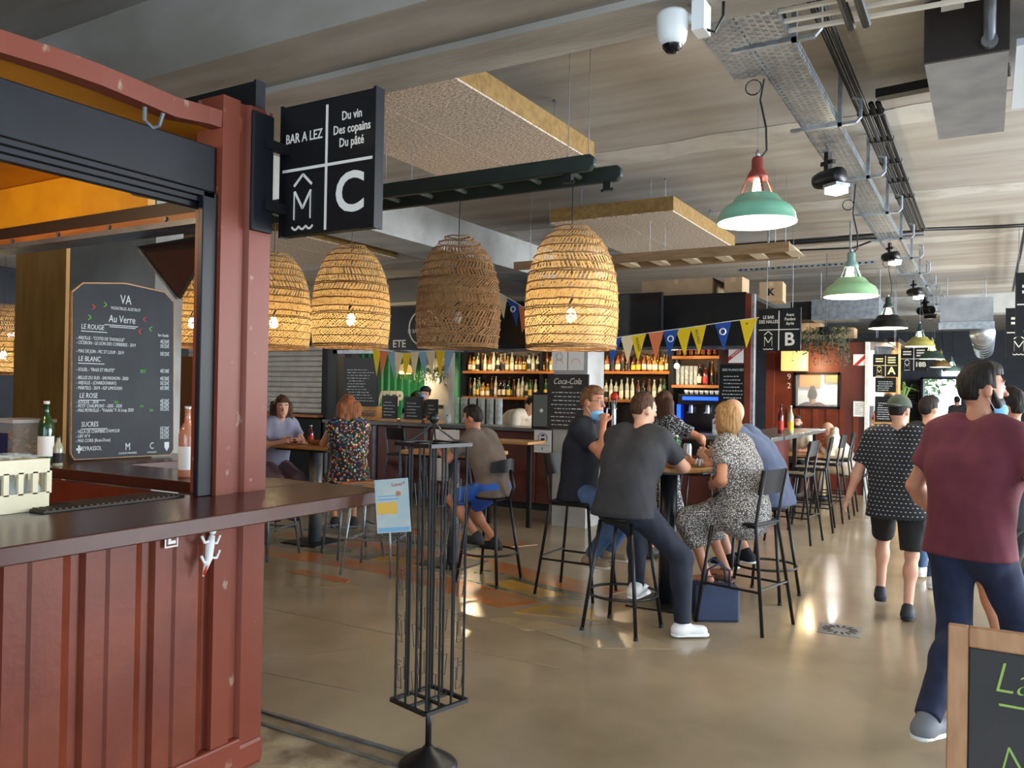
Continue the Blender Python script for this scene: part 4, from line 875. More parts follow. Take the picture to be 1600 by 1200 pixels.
def plant(label, loc, n, rx, ry, drop, col, up_=.1, seed=1, pot=False):
    rnd = random.Random(seed); t = thing('hanging_plant', label, 'plant', loc)
    if pot: MB().lathe([(.09, -.02), (.12, .1)], 12).build('pot', BLACKP, t)
    for k in range(n):
        x_, y_ = rnd.uniform(-rx, rx), rnd.uniform(-ry, ry); l_ = drop*rnd.uniform(.4, 1); b = MB()
        sx, sy = rnd.uniform(-.12, .12), rnd.uniform(-.12, .02)
        P = [Vector((x_, y_, 0)), Vector((x_+sx*.4, y_+sy*.6, up_*rnd.random())), Vector((x_+sx, y_+sy*1.3, -l_*.5)), Vector((x_+sx*1.2, y_+sy*1.4, -l_))]
        b.tube(P, .003, 4)
        for i in range(14):
            u = rnd.uniform(.1, 1)*2.999; j = int(u); q = P[j].lerp(P[j+1], u-j); d = Vector((rnd.uniform(-1, 1), rnd.uniform(-1, .4), rnd.uniform(-.8, .6))).normalized()*rnd.uniform(.03, .07); s_ = d.cross(Vector((rnd.random(), rnd.random(), 1))).normalized()*.014
            b.add([q, q+d*.5+s_, q+d, q+d*.5-s_], [(0, 1, 2, 3)])
        b.build('trailing_stem', col, t)
LEAF = mat('leaf_green', srgb(64, 92, 42), srgb(92, 120, 54), 20, rough=.6); LEAF2 = mat('grey_leaf', srgb(66, 78, 56), srgb(96, 100, 72), 20, rough=.7)
plant('bushy trailing plant hung above the red stall window', (-2.15, 13.2, 2.62), 60, .38, .15, .5, LEAF2, .12, 2, True)
plant('small trailing plant hung before the green container wall', (-10.9, 14.6, 2.3), 34, .45, .12, .5, LEAF, .1, 4)
plant('round fern basket hanging right of the green container letters', (-10.05, 14.0, 2.05), 30, .2, .12, .28, LEAF, .1, 5)
for o_ in [o for o in bpy.data.objects if o.name.startswith('hanging_plant') and o.parent is None]: MB().tube([(0, 0, 0), (0, 0, 3.85-o_.location.z)], .004, 5).build('hanging_cord', BLACK, o_)
# ---- red stall on the right with the window
rsn = thing('red_stall', 'red container stall with a framed window beyond the bar stools', 'stall', (0, 15.0, 0))
for a in ((-3.4, -2.95, 0, 2.6), (-2.22, -1.78, 0, 2.6), (-2.95, -2.22, 0, 1.47), (-2.95, -2.22, 2.06, 2.6)): MB().box(a[0], a[1], 0, .08, a[2], a[3]).build('stall_panel', REDPAN if a[1] > -1.9 else REDBOX, rsn)
for k in range(7): MB().box(-3.3+.22*k, -3.22+.22*k, -.02, 0, .0, 1.44).build('panel_rib', REDBOX, rsn)
MB().box(-3.44, -3.3, -.06, .1, 0, 2.7).build('stall_post', REDWEAR, rsn); MB().box(-1.8, -1.74, -.05, .08, 0, 2.6).build('stall_post', WHITE, rsn); MB().box(-3.4, -1.5, -.05, 3.0, 2.6, 2.66).build('stall_roof', BLACKP, rsn)
MB().box(-3.4, -1.78, 2.6, 2.7, 0, 2.6).build('stall_rear', WHITE, rsn); MB().box(-3.35, -2.95, 2.5, 2.6, 1.85, 2.5).build('orange_panel', mat('orange_board', srgb(226, 128, 36), rough=.6), rsn); MB().box(-2.85, -2.5, 2.5, 2.6, 1.95, 2.4).build('menu_panel', OCHRE, rsn); MB().box(-3.1, -1.9, 2.1, 2.5, 1.0, 1.5).build('kitchen_shelf', GALV, rsn)
for a in ((-2.97, -2.2, 1.45, 1.49), (-2.97, -2.2, 2.04, 2.08), (-2.97, -2.93, 1.45, 2.08), (-2.24, -2.2, 1.45, 2.08)): MB().box(a[0], a[1], -.03, .05, a[2], a[3]).build('window_frame', BLACKP, rsn)
MB().box(-2.93, -2.24, .02, .025, 1.49, 2.04).build('window_pane', mat('thin_glass', srgb(235, 240, 240), rough=.03, alpha=.12), rsn)
text('9', .14, PRINTW, (-3.05, -.003, 2.0), '-y', rsn); text('2', .14, PRINTW, (-3.05, -.003, 1.84), '-y', rsn); point('kitchen_light', (-2.5, 16.6, 2.45), 60, (1, .95, .85), .1)
no = thing('paper_notice', 'white paper notice on the red stall beside the window', 'poster', (-1.9, 14.97, 1.33)); MB().box(-.08, .1, 0, .004, 0, .26).build('sheet', PAPER, no); scribble(no, -.06, .08, .03, .24, 7, -.002, 9, GREYM)
ra = thing('diagonal_poster', 'small white poster with red corner above the paper notice', 'poster', (-1.9, 14.97, 2.2)); MB().box(-.09, .1, 0, .004, 0, .19).build('sheet', PAPER, ra); MB().prism([(-.09, 0), (.1, .19), (.1, .12), (-.02, 0)], -.002, 0, 'y').build('red_corner', LR, ra)
lb = thing('box_lamp', 'glowing woven box lamp on the red stall', 'lamp', (-2.92, 14.8, 2.1)); MB().box(-.2, .2, -.15, .15, 0, .34).build('woven_shade', mat('lit_weave', srgb(240, 205, 130), srgb(220, 170, 90), 60, rough=.7, emit=srgb(255, 214, 140), estr=.3, stretch=(1, 1, 5)), lb); MB().tube([(0, 0, .34), (0, 0, .5)], .005, 5).build('cord', BLACK, lb)
point('box_light', (-2.6, 14.5, 2.2), 14, (1, .78, .45), .08)
# ---- stall A farther right
sA = thing('sauce_stall', 'bright serving stall with counter and chalkboards under the letter A sign', 'stall', (0, 15.6, 0))
MB().box(-1.74, -1.34, -.2, .4, 1.2, 1.25).build('stall_counter', WOOD, sA); MB().box(-1.74, -1.34, .2, .3, 0, 1.2).build('stall_front', REDPAN, sA); MB().box(-2.0, -1.5, 2.2, 2.3, 0, 2.62).build('stall_back', OCHRE, sA); MB().box(-1.72, -1.45, -.1, -.05, 2.1, 2.55).build('grey_lightbox', GREYM, sA)
MB().box(-1.38, -1.34, -.1, .35, 0, 2.62).build('stall_jamb', WOOD, sA); MB().box(-1.74, -1.34, -.1, 2.3, 2.62, 2.7).build('stall_roof', BLACKP, sA)
point('stall_light', (-1.55, 16.6, 2.4), 22, (1, .72, .4), .1)
chalk('narrow chalkboard hung under the letter A sign', -1.65, -1.33, 15.05, 1.75, 2.0, 5, 41, hang=3.85); chalk('lower narrow chalkboard beside the cap wearer', -1.65, -1.33, 15.05, 1.25, 1.68, 8, 42, hang=1.75); chalk('wood framed chalkboard on the far wall left of the door', -2.35, -1.95, 29.98, 1.5, 1.9, 3, 43, WOOD)
# ================================================================== FURNITURE
def bar_chair(label, loc, rz, frame=None, seatm=None, h=.77, group=None, back=True, name='bar_chair'):
    frame = frame or BLACK; seatm = seatm or BLACKP
    t = thing(name, label, 'chair', loc, rz, group)
    b = MB(); b.prism([(-.19, -.17), (-.17, -.19), (.17, -.19), (.19, -.17), (.19, .17), (.16, .2), (-.16, .2), (-.19, .17)], h-.025, h, 'z'); b.build('seat', seatm, t, bevel=.008)
    top, bot, hf = .165, .235, .29
    L = {}
    for sx in (-1, 1):
        MB().tube([(sx*bot, .25, 0), (sx*top, .165, h-.02)], .013, 8).build('leg', frame, t, smooth=True)
        if back: P = [(sx*bot, -.27, 0), (sx*top, -.175, h-.02), (sx*top, -.185, h+.06), (sx*.16, -.235, h+.37)]
        else: P = [(sx*bot, -.27, 0), (sx*top, -.165, h-.02)]
        MB().tube(P, .013, 8).build('leg', frame, t, smooth=True)
        k = hf/h; yf, yb = .25+(.165-.25)*k, -.27+(.095)*k; xx = bot+(top-bot)*k
        MB().tube([(sx*xx, yf, hf), (sx*xx, yb, hf)], .009, 6).build('side_stretcher', frame, t)
    for yy, z_ in ((.25, hf-.03), (-.27, hf+.02)):
        k = z_/h; y2 = yy + ((.165 if yy > 0 else -.175)-yy)*k; xx = bot+(top-bot)*k
        MB().tube([(-xx, y2, z_), (xx, y2, z_)], .01, 6).build('foot_rail', frame, t)
    MB().tube([(-.165, .17, h-.03), (.165, .17, h-.03), (.165, -.17, h-.03), (-.165, -.17, h-.03)], .011, 6, closed=True).build('seat_frame', frame, t)
    if back:
        b = MB(); n = 8
        vs = []
        for i in range(n+1):
            x_ = -.175 + .35*i/n; c = -.03*(1-(x_/.175)**2)
            for z_, yo in ((h+.2, -.2), (h+.375, -.232)):
                for th in (0, .012): vs.append((x_, yo+c+th, z_))
        fs = []
        for i in range(n):
            o = 4*i
            fs += [(o, o+4, o+6, o+2), (o+1, o+3, o+7, o+5), (o+2, o+6, o+7, o+3), (o, o+1, o+5, o+4)]
        fs += [(0, 2, 3, 1), (4*n, 4*n+1, 4*n+3, 4*n+2)]
        b.add(vs, fs); b.build('backrest', seatm, t, auto=True)
    return t
def round_stool(label, loc, rz, h=.8, back=False, frame=None, r=.17):
    frame = frame or BLACK
    t = thing('bar_stool', label, 'stool', loc, rz)
    MB().lathe([(.001, h-.035), (r-.015, h-.035), (r, h-.02), (r, h-.008), (r-.012, h), (.001, h-.006)], 24).build('seat', BLACKP, t, smooth=True)
    for sx in (-1, 1):
        for sy in (-1, 1): 
            MB().tube([(sx*.205, sy*.205, .01), (sx*.12, sy*.12, h-.03)], .014, 8).build('leg', frame, t, smooth=True); MB().lathe([(.018, 0), (.016, .025)], 8, (sx*.205, sy*.205, 0)).build('foot_cap', RUBBER, t)
    MB().tube([(.245*math.cos(2*PI*k/28), .245*math.sin(2*PI*k/28), .26) for k in range(28)], .01, 6, closed=True).build('foot_ring', frame, t, smooth=True)
    if back:
        MB().tube([(0, -.13, h-.03), (0, -.2, h-.02), (0, -.235, h+.08), (0, -.2, h+.22)], .014, 8).build('back_stem', frame, t, smooth=True)
        b = MB(); n = 8; vs = []
        for i in range(n+1):
            a = R(-55+110*i/n); 
            for rr in (.2, .212):
                for z_ in (h+.2, h+.32 - .03*abs(i-n/2)/(n/2)): vs.append((rr*math.sin(a), -rr*math.cos(a)+.01, z_))
        fs = []
        for i in range(n):
            o = 4*i; fs += [(o, o+1, o+5, o+4), (o+2, o+6, o+7, o+3), (o+1, o+3, o+7, o+5), (o, o+4, o+6, o+2)]
        fs += [(0, 2, 3, 1), (4*n, 4*n+1, 4*n+3, 4*n+2)]
        b.add(vs, fs); b.build('backrest', BLACKP, t, auto=True)
    return t
def high_table(label, loc, w_, d_, h=1.1, rnd=False, rz=0, pole=.045, top=None, name='high_table'):
    t = thing(name, label, 'table', loc, rz); top = top or WOOD
    if rnd: MB().lathe([(.001, h-.035), (w_-.01, h-.035), (w_, h-.025), (w_, h-.006), (w_-.006, h), (.001, h)], 40).build('tabletop', top, t, auto=True); MB().lathe([(w_*.9, h-.05), (w_*.9, h-.035)], 32).build('top_frame', BLACK, t)
    else: MB().box(-w_/2, w_/2, -d_/2, d_/2, h-.035, h).build('tabletop', top, t, bevel=.006); MB().box(-w_*.4, w_*.4, -d_*.4, d_*.4, h-.06, h-.035).build('top_frame', BLACK, t)
    MB().lathe([(pole, .012), (pole, h-.05)], 18).build('column', GREYM if not rnd else mat('dark_steel_column', srgb(70, 74, 80), rough=.28, metal=.8), t, smooth=True)
    MB().box(-.25, .25, -.25, .25, 0, .012).build('base_plate', BLACK, t, bevel=.003)
    return t
high_table('round-topped high wooden table between the four seated friends', (-2.17, 6.2, 0), .38, 0, 1.1, True, pole=.07)
high_table('high wooden table the boy leans on behind the postcard rack', (-4.42, 6.5, 0), .84, .62, 1.08, pole=.055)
high_table('high wooden table between the two women at left', (-6.25, 6.55, 0), .9, .6, 1.05, pole=.07)
o = MB().box(-5.5, -4.72, 8.5, 8.95, 1.02, 1.055).build('shelf_table', WOOD, bevel=.006); tag(o, 'small wooden ledge table in front of the bar behind the boy', 'table')
for x_ in (-5.4, -4.82): MB().bar((x_, 8.72, 0), (x_, 8.72, 1.02), .05).build('leg', BLACK, o)
bar_chair('black bar chair under the man in the navy polo', (-2.92, 6.13, 0), R(-90))
bar_chair('black bar chair with curved back panel under the blonde woman', (-1.52, 6.0, 0), R(76), h=.76)
round_stool('round black bar stool under the man in charcoal tee', (-2.2, 5.36, 0), R(-4), .8)
round_stool('black stool with curved backrest under the boy', (-3.74, 6.07, 0), R(90), .76, True)
round_stool('black stool hidden under the bald man', (-1.57, 6.9, 0), R(80), .76)
bar_chair('grey tubular bar stool standing alone under the counter tip', (-4.83, 5.86, 0), R(20), GALV, WOOD, .75, back=False, name='tubular_stool')
bar_chair('grey tubular stool under the floral-dress woman', (-5.5, 6.3, 0), R(60), GREYM, WOODD, .74, back=False, name='tubular_stool')
bar_chair('dark tubular stool under the curly haired woman', (-6.85, 6.5, 0), R(-100), GREYM, WOODD, .74, back=False, name='tubular_stool')
bar_chair('empty grey stool nearest the red post at the left table', (-6.15, 5.75, 0), R(10), GREYM, WOODD, .74, back=False, name='tubular_stool')
STEELB = mat('blue_grey_steel', srgb(96, 108, 120), rough=.35, metal=.5)
for i, (x_, lb) in enumerate(((-8.35, 'first from the left along the bar front'), (-7.3, 'second along the bar front behind the rack'), (-6.45, 'third along the bar front with a white cloth'))):
    bar_chair('bar chair with blue-grey legs, ' + lb, (x_, 9.45, 0), R(8*i-6), STEELB, BLACKP, .74, 'bar chairs along the bar front')
for i, (x_, y_, a) in enumerate(((-1.92, 9.75, 84), (-1.9, 10.75, 96), (-1.88, 11.65, 88), (-1.87, 12.5, 92))):
    bar_chair('black bar chair, ' + ('first', 'second', 'third', 'fourth')[i] + ' in the row at the bar return', (x_, y_, 0), R(a), None, None, .78, 'black bar chairs at the bar return')
bar_chair('black bar chair tucked at the bar behind the high table', (-2.9, 9.35, 0), R(5), None, None, .76)
cl = MB(); n = 12
for i in range(n): 
    x0_, x1_ = -.2+.4*i/n, -.2+.4*(i+1)/n; f_ = lambda x: .018*math.sin(x*40)
    cl.add([(x0_, -.27+f_(x0_), .42), (x1_, -.27+f_(x1_), .42), (x1_, -.262, 1.12), (x0_, -.262, 1.12), (x0_, -.225+f_(x0_), .75), (x1_, -.225+f_(x1_), .75), (x1_, -.235, 1.12), (x0_, -.235, 1.12)], [(0, 1, 2, 3), (4, 7, 6, 5), (3, 2, 6, 7)])
o = cl.build('white_cloth', mat('white_cotton', srgb(220, 212, 204), rough=.9), loc=(-6.45, 9.45, 0), rz=R(10)); tag(o, 'white cloth hung over a bar chair behind the postcard rack', 'cloth')
# far low table with seats
high_table('low wooden table with the bald reader behind the bar stools', (-2.5, 13.75, 0), 1.0, .7, .74, pole=.04, name='low_table')
def low_chair(label, loc, rz):
    t = thing('low_chair', label, 'chair', loc, rz)
    MB().box(-.2, .2, -.2, .2, .43, .455).build('seat', BLACKP, t, bevel=.006)
    for sx in (-1, 1):
        MB().tube([(sx*.2, .2, 0), (sx*.17, .17, .43)], .012, 6).build('leg', BLACK, t); MB().tube([(sx*.2, -.24, 0), (sx*.18, -.18, .43), (sx*.18, -.25, .85)], .012, 6).build('leg', BLACK, t)
    MB().box(-.18, .18, -.255, -.235, .66, .85).build('backrest', BLACKP, t)
low_chair('low black chair under the man in the cream sweater', (-1.82, 13.75, 0), R(90)); low_chair('low black chair under the bearded man by the stall', (-2.75, 14.35, 0), R(180)); low_chair('low black chair half cut by the right picture edge', (.18, 7.1, 0), R(-60))

# ================================================================== POSTCARD RACK
pr = thing('postcard_rack', 'black wire revolving postcard rack on a round foot', 'rack', (-2.11, 2.94, 0), R(-14))
a = .105
MB().lathe([(.13, 0), (.13, .012), (.11, .03), (.07, .055), (.03, .075), (.02, .09)], 24).build('round_foot', BLACK, pr, smooth=True)
MB().tube([(0, 0, .08), (0, 0, .3)], .014, 10).build('stem', BLACK, pr, smooth=True); MB().tube([(0, 0, .3), (0, 0, 1.42)], .006, 8).build('spindle', BLACK, pr)
for z_ in (.29, 1.415):
    b = MB()
    for p0, p1 in (((-a, -a), (a, -a)), ((a, -a), (a, a)), ((a, a), (-a, a)), ((-a, a), (-a, -a))): b.bar((p0[0]*1.12, p0[1]*1.12, z_), (p1[0]*1.12, p1[1]*1.12, z_), .016, .016)
    b.bar((-a, 0, z_), (a, 0, z_), .012, .012); b.bar((0, -a, z_), (0, a, z_), .012, .012); b.build('square_frame', BLACK, pr)
for i in range(4):
    for u in (-1, -.33, .33):
        x_, y_ = [(u*a, -a), (a, u*a), (-u*a, a), (-a, -u*a)][i]
        MB().tube([(x_, y_, .29), (x_, y_, 1.415)], .0055, 6).build('upright_wire', BLACK, pr)
for i in range(4):
    M_ = Matrix.Rotation(PI/2*i, 3, 'Z')
    for u in (-.55, .55):
        for z_ in (.36, .56, .76, .96, 1.16):
            P = [(u*a-.02, -a, z_+.09), (u*a-.02, -a-.028, z_+.095), (u*a-.016, -a-.02, z_), (u*a+.016, -a-.02, z_), (u*a+.02, -a-.028, z_+.095), (u*a+.02, -a, z_+.09)]
            MB().tube([M_ @ Vector(q) for q in P], .0018, 4).build('card_holder', BLACK, pr)
for s_ in (-1, 1):
    for d in ((1, 1), (1, -1)): MB().tube([(s_*a*d[0], s_*a*d[1], 1.42), (s_*a*.6*d[0], s_*a*.6*d[1], 1.435), (s_*a*.22*d[0], s_*a*.22*d[1], 1.475), (0, 0, 1.52)], .004, 6).build('crown_scroll', BLACK, pr)
MB().ball((0, 0, 1.53), .024, 16).build('finial_ball', BLACK, pr, smooth=True)
lf = thing('leaflet', 'blue and yellow leaflet tucked in the left side of the rack', 'leaflet', (-2.208, 2.80, 1.035), R(21)); lf.rotation_euler = (R(-4), R(-6), R(21))
MB().box(-.075, .075, -.006, .0, 0, .23).build('sheet', mat('leaflet_print', srgb(184, 186, 174), srgb(150, 172, 176), 9, rough=.6), lf); MB().box(-.07, .02, -.0075, -.006, .08, .13).build('yellow_panel', mat('yellow_ink', srgb(214, 168, 60), rough=.6), lf)
b = MB(); b.box(-.07, .07, -.0075, -.006, .005, .022); b.box(-.065, .03, -.0075, -.006, .14, .147); b.box(-.065, .04, -.0075, -.006, .155, .16); b.build('blue_print', mat('blue_ink', srgb(110, 160, 190), rough=.6), lf); MB().ball((.03, -.007, .165), .012, 8, sy=.1).build('brown_seal', WOODD, lf)
text('Lunel', .022, LR, (.025, -.0075, .205), '-y', lf)

# ================================================================== A-FRAME CHALKBOARD AT LOWER RIGHT
af = thing('pavement_board', 'wood framed A-board with green chalk writing at lower right', 'chalkboard', (.29, 2.17, 0)); 
AB = Matrix.Rotation(R(-9), 4, 'X')
FW_ = mat('oak_frame', srgb(176, 128, 82), srgb(150, 102, 60), 4, rough=.55, stretch=(8, 8, 1))
def abox(nm, m_, *bx_):
    o_ = MB().box(*bx_, M=AB).build(nm, m_, af, bevel=.004); return o_
hh = 1.10
abox('frame_stile', FW_, -.37, -.325, -.02, .02, .0, hh); abox('frame_stile', FW_, .325, .37, -.02, .02, .0, hh); abox('frame_rail', FW_, -.325, .325, -.02, .02, hh-.05, hh); abox('frame_rail', FW_, -.325, .325, -.02, .02, .12, .18); abox('slate', mat('brown_black_slate', srgb(40, 36, 33), srgb(48, 44, 40), 4, rough=.7), -.325, .325, -.004, .008, .18, hh-.05)
BK = Matrix.Translation((0, .36, 0)) @ Matrix.Rotation(R(9), 4, 'X')
for s_ in (-1, 1): MB().box(.30*s_-.03, .30*s_+.03, -.015, .015, 0, 1.05, M=BK).build('back_leg', FW_, af)
MB().box(-.27, .27, -.006, .006, .2, 1.04, M=BK).build('back_slate', BLACKP, af)
def atext(s, sz, x, z, shear=.25):
    p_ = AB @ Vector((x, -.0055, z)); text(s, sz, CHALKY, tuple(p_), '-y', af, 'LEFT', .0006, 1.0, 1.0, shear, .9, rot=(R(90-9), 0, 0), bold=-sz*.018)
atext('La Carte', .105, -.275, .985); atext('Notre plat', .085, -.26, .80); atext('du jour  18€', .08, -.27, .66)
for x0_, x1_, z_ in ((-.26, .2, .925), (-.25, .2, .75)): abox('chalk_underline', CHALKY, x0_, x1_, -.0062, -.004, z_-.003, z_+.003)
# ================================================================== PEOPLE (signed-distance bodies meshed with surface nets)
class SDF:
    def __init__(s): s.p = []; s.cuts = []
    def cap(s, a, b, ra, rb, k=.03, c0=False, c1=False): s.p.append(('c', Vector(a), Vector(b), ra, rb, k, c0, c1)); return s
    def ell(s, c, r, M=None, k=.02): s.p.append(('e', Vector(c), r, M, k)); return s
    def mesh(s, h, name, m_, noise=0, ns=60):
        lo = np.full(3, 1e9); hi = -lo
        bbs = []
        for q in s.p:
            if q[0] == 'c': pts = [np.array(q[1]), np.array(q[2])]; r = max(q[3], q[4])
            else: pts = [np.array(q[1])]; r = max(q[2])
            a = np.min(pts, 0) - r; b = np.max(pts, 0) + r; bbs.append((a, b)); lo = np.minimum(lo, a); hi = np.maximum(hi, b)
        lo -= 3*h + .01; hi += 3*h + .01
        n = np.ceil((hi-lo)/h).astype(int) + 1
        F = np.full(n, .5, np.float32)
        ax = [lo[i] + h*np.arange(n[i]) for i in range(3)]
        for q, (a, b) in zip(s.p, bbs):
            k = q[5] if q[0] == 'c' else q[4]
            i0 = np.maximum(((a - lo - k - 2*h)/h).astype(int), 0); i1 = np.minimum(((b - lo + k + 2*h)/h).astype(int) + 2, n)
            sl = tuple(slice(i0[i], i1[i]) for i in range(3))
            X = ax[0][sl[0]][:, None, None]; Y = ax[1][sl[1]][None, :, None]; Z = ax[2][sl[2]][None, None, :]
            if q[0] == 'c':
                A, B = q[1], q[2]; d = B - A; L2 = max(d.length_squared, 1e-9); L = math.sqrt(L2)
                tr_ = ((X-A.x)*d.x + (Y-A.y)*d.y + (Z-A.z)*d.z) / L2; t = np.clip(tr_, 0, 1)
                D = np.sqrt((X-A.x-d.x*t)**2 + (Y-A.y-d.y*t)**2 + (Z-A.z-d.z*t)**2) - (q[3] + (q[4]-q[3])*t)
                if q[6]: D = np.maximum(D, -tr_*L)
                if q[7]: D = np.maximum(D, (tr_-1)*L)
            else:
                P = [X-q[1].x, Y-q[1].y, Z-q[1].z]
                if q[3] is not None:
                    Mi = q[3].transposed(); P = [Mi[i][0]*P[0] + Mi[i][1]*P[1] + Mi[i][2]*P[2] for i in range(3)]
                k0 = np.sqrt((P[0]/q[2][0])**2 + (P[1]/q[2][1])**2 + (P[2]/q[2][2])**2)
                k1 = np.sqrt((P[0]/q[2][0]**2)**2 + (P[1]/q[2][1]**2)**2 + (P[2]/q[2][2]**2)**2) + 1e-9
                D = k0*(k0-1)/k1
            G = F[sl]; hh_ = np.clip(.5 + .5*(G - D)/k, 0, 1)
            F[sl] = G*(1-hh_) + D*hh_ - k*hh_*(1-hh_)
        if s.cuts or noise:
            X = ax[0][:, None, None]; Y = ax[1][None, :, None]; Z = ax[2][None, None, :]
            if noise: F += noise*(np.sin(X*ns)*np.sin(Y*ns*1.13+1)*np.sin(Z*ns*.6+2) + .5*np.sin(X*ns*2.1+Z*9)*np.sin(Y*ns*1.9+Z*14))
            for c in s.cuts: F = np.maximum(F, c(X, Y, Z))
        return nets(F, lo, h, name, m_)
def nets(F, lo, h, name, m_):
    ins = F < 0; n = np.array(F.shape)
    c = [ins[i:n[0]-1+i, j:n[1]-1+j, k:n[2]-1+k] for i in (0, 1) for j in (0, 1) for k in (0, 1)]
    cnt = sum(x.astype(np.int8) for x in c); act = (cnt > 0) & (cnt < 8)
    idx = np.full(act.shape, -1, np.int64); A = np.argwhere(act); idx[act] = np.arange(len(A))
    acc = np.zeros((len(A), 3)); num = np.zeros(len(A))
    for ax in range(3):
        oth = [i for i in range(3) if i != ax]
        for u in (0, 1):
            for v in (0, 1):
                o = np.zeros(3, int); o[oth[0]] = u; o[oth[1]] = v; p0 = A + o; e = np.zeros(3, int); e[ax] = 1; p1 = p0 + e
                f0 = F[p0[:, 0], p0[:, 1], p0[:, 2]]; f1 = F[p1[:, 0], p1[:, 1], p1[:, 2]]; x = (f0 < 0) != (f1 < 0)
                t = np.where(x, f0/(f0-f1+1e-12), 0); q = p0 + e*t[:, None]; acc[x] += q[x]; num[x] += 1
    V = acc/np.maximum(num, 1)[:, None]*h + lo
    Q = []
    for ax in range(3):
        b1, b2 = (ax+1) % 3, (ax+2) % 3
        sh = [slice(None)]*3; sh[ax] = slice(0, -1); s2 = [slice(None)]*3; s2[ax] = slice(1, None)
        a, b = ins[tuple(sh)], ins[tuple(s2)]; E = np.argwhere(a != b)
        E = E[(E[:, b1] > 0) & (E[:, b2] > 0) & (E[:, b1] < n[b1]-1) & (E[:, b2] < n[b2]-1)]
        fl = a[E[:, 0], E[:, 1], E[:, 2]]
        def g(d1, d2):
            q = E.copy(); q[:, b1] += d1; q[:, b2] += d2; return idx[q[:, 0], q[:, 1], q[:, 2]]
        q = np.stack([g(-1, -1), g(0, -1), g(0, 0), g(-1, 0)], 1); q[~fl] = q[~fl][:, ::-1]; Q.append(q)
    Q = np.concatenate(Q); Q = Q[(Q >= 0).all(1)]
    me = bpy.data.meshes.new(name); me.from_pydata(V.tolist(), [], Q.tolist()); me.materials.append(m_)
    me.polygons.foreach_set('use_smooth', [True]*len(me.polygons)); me.update()
    return me
def ik(a, c, l1, l2, hint):
    a, c = Vector(a), Vector(c); d = c - a; L = min(d.length, (l1+l2)*.999); t = d.normalized(); c = a + t*L
    x = (l1*l1 - l2*l2 + L*L)/(2*L); y = math.sqrt(max(l1*l1 - x*x, 0)); hv = Vector(hint); hv = (hv - t*hv.dot(t)).normalized()
    return a + t*x + hv*y, c
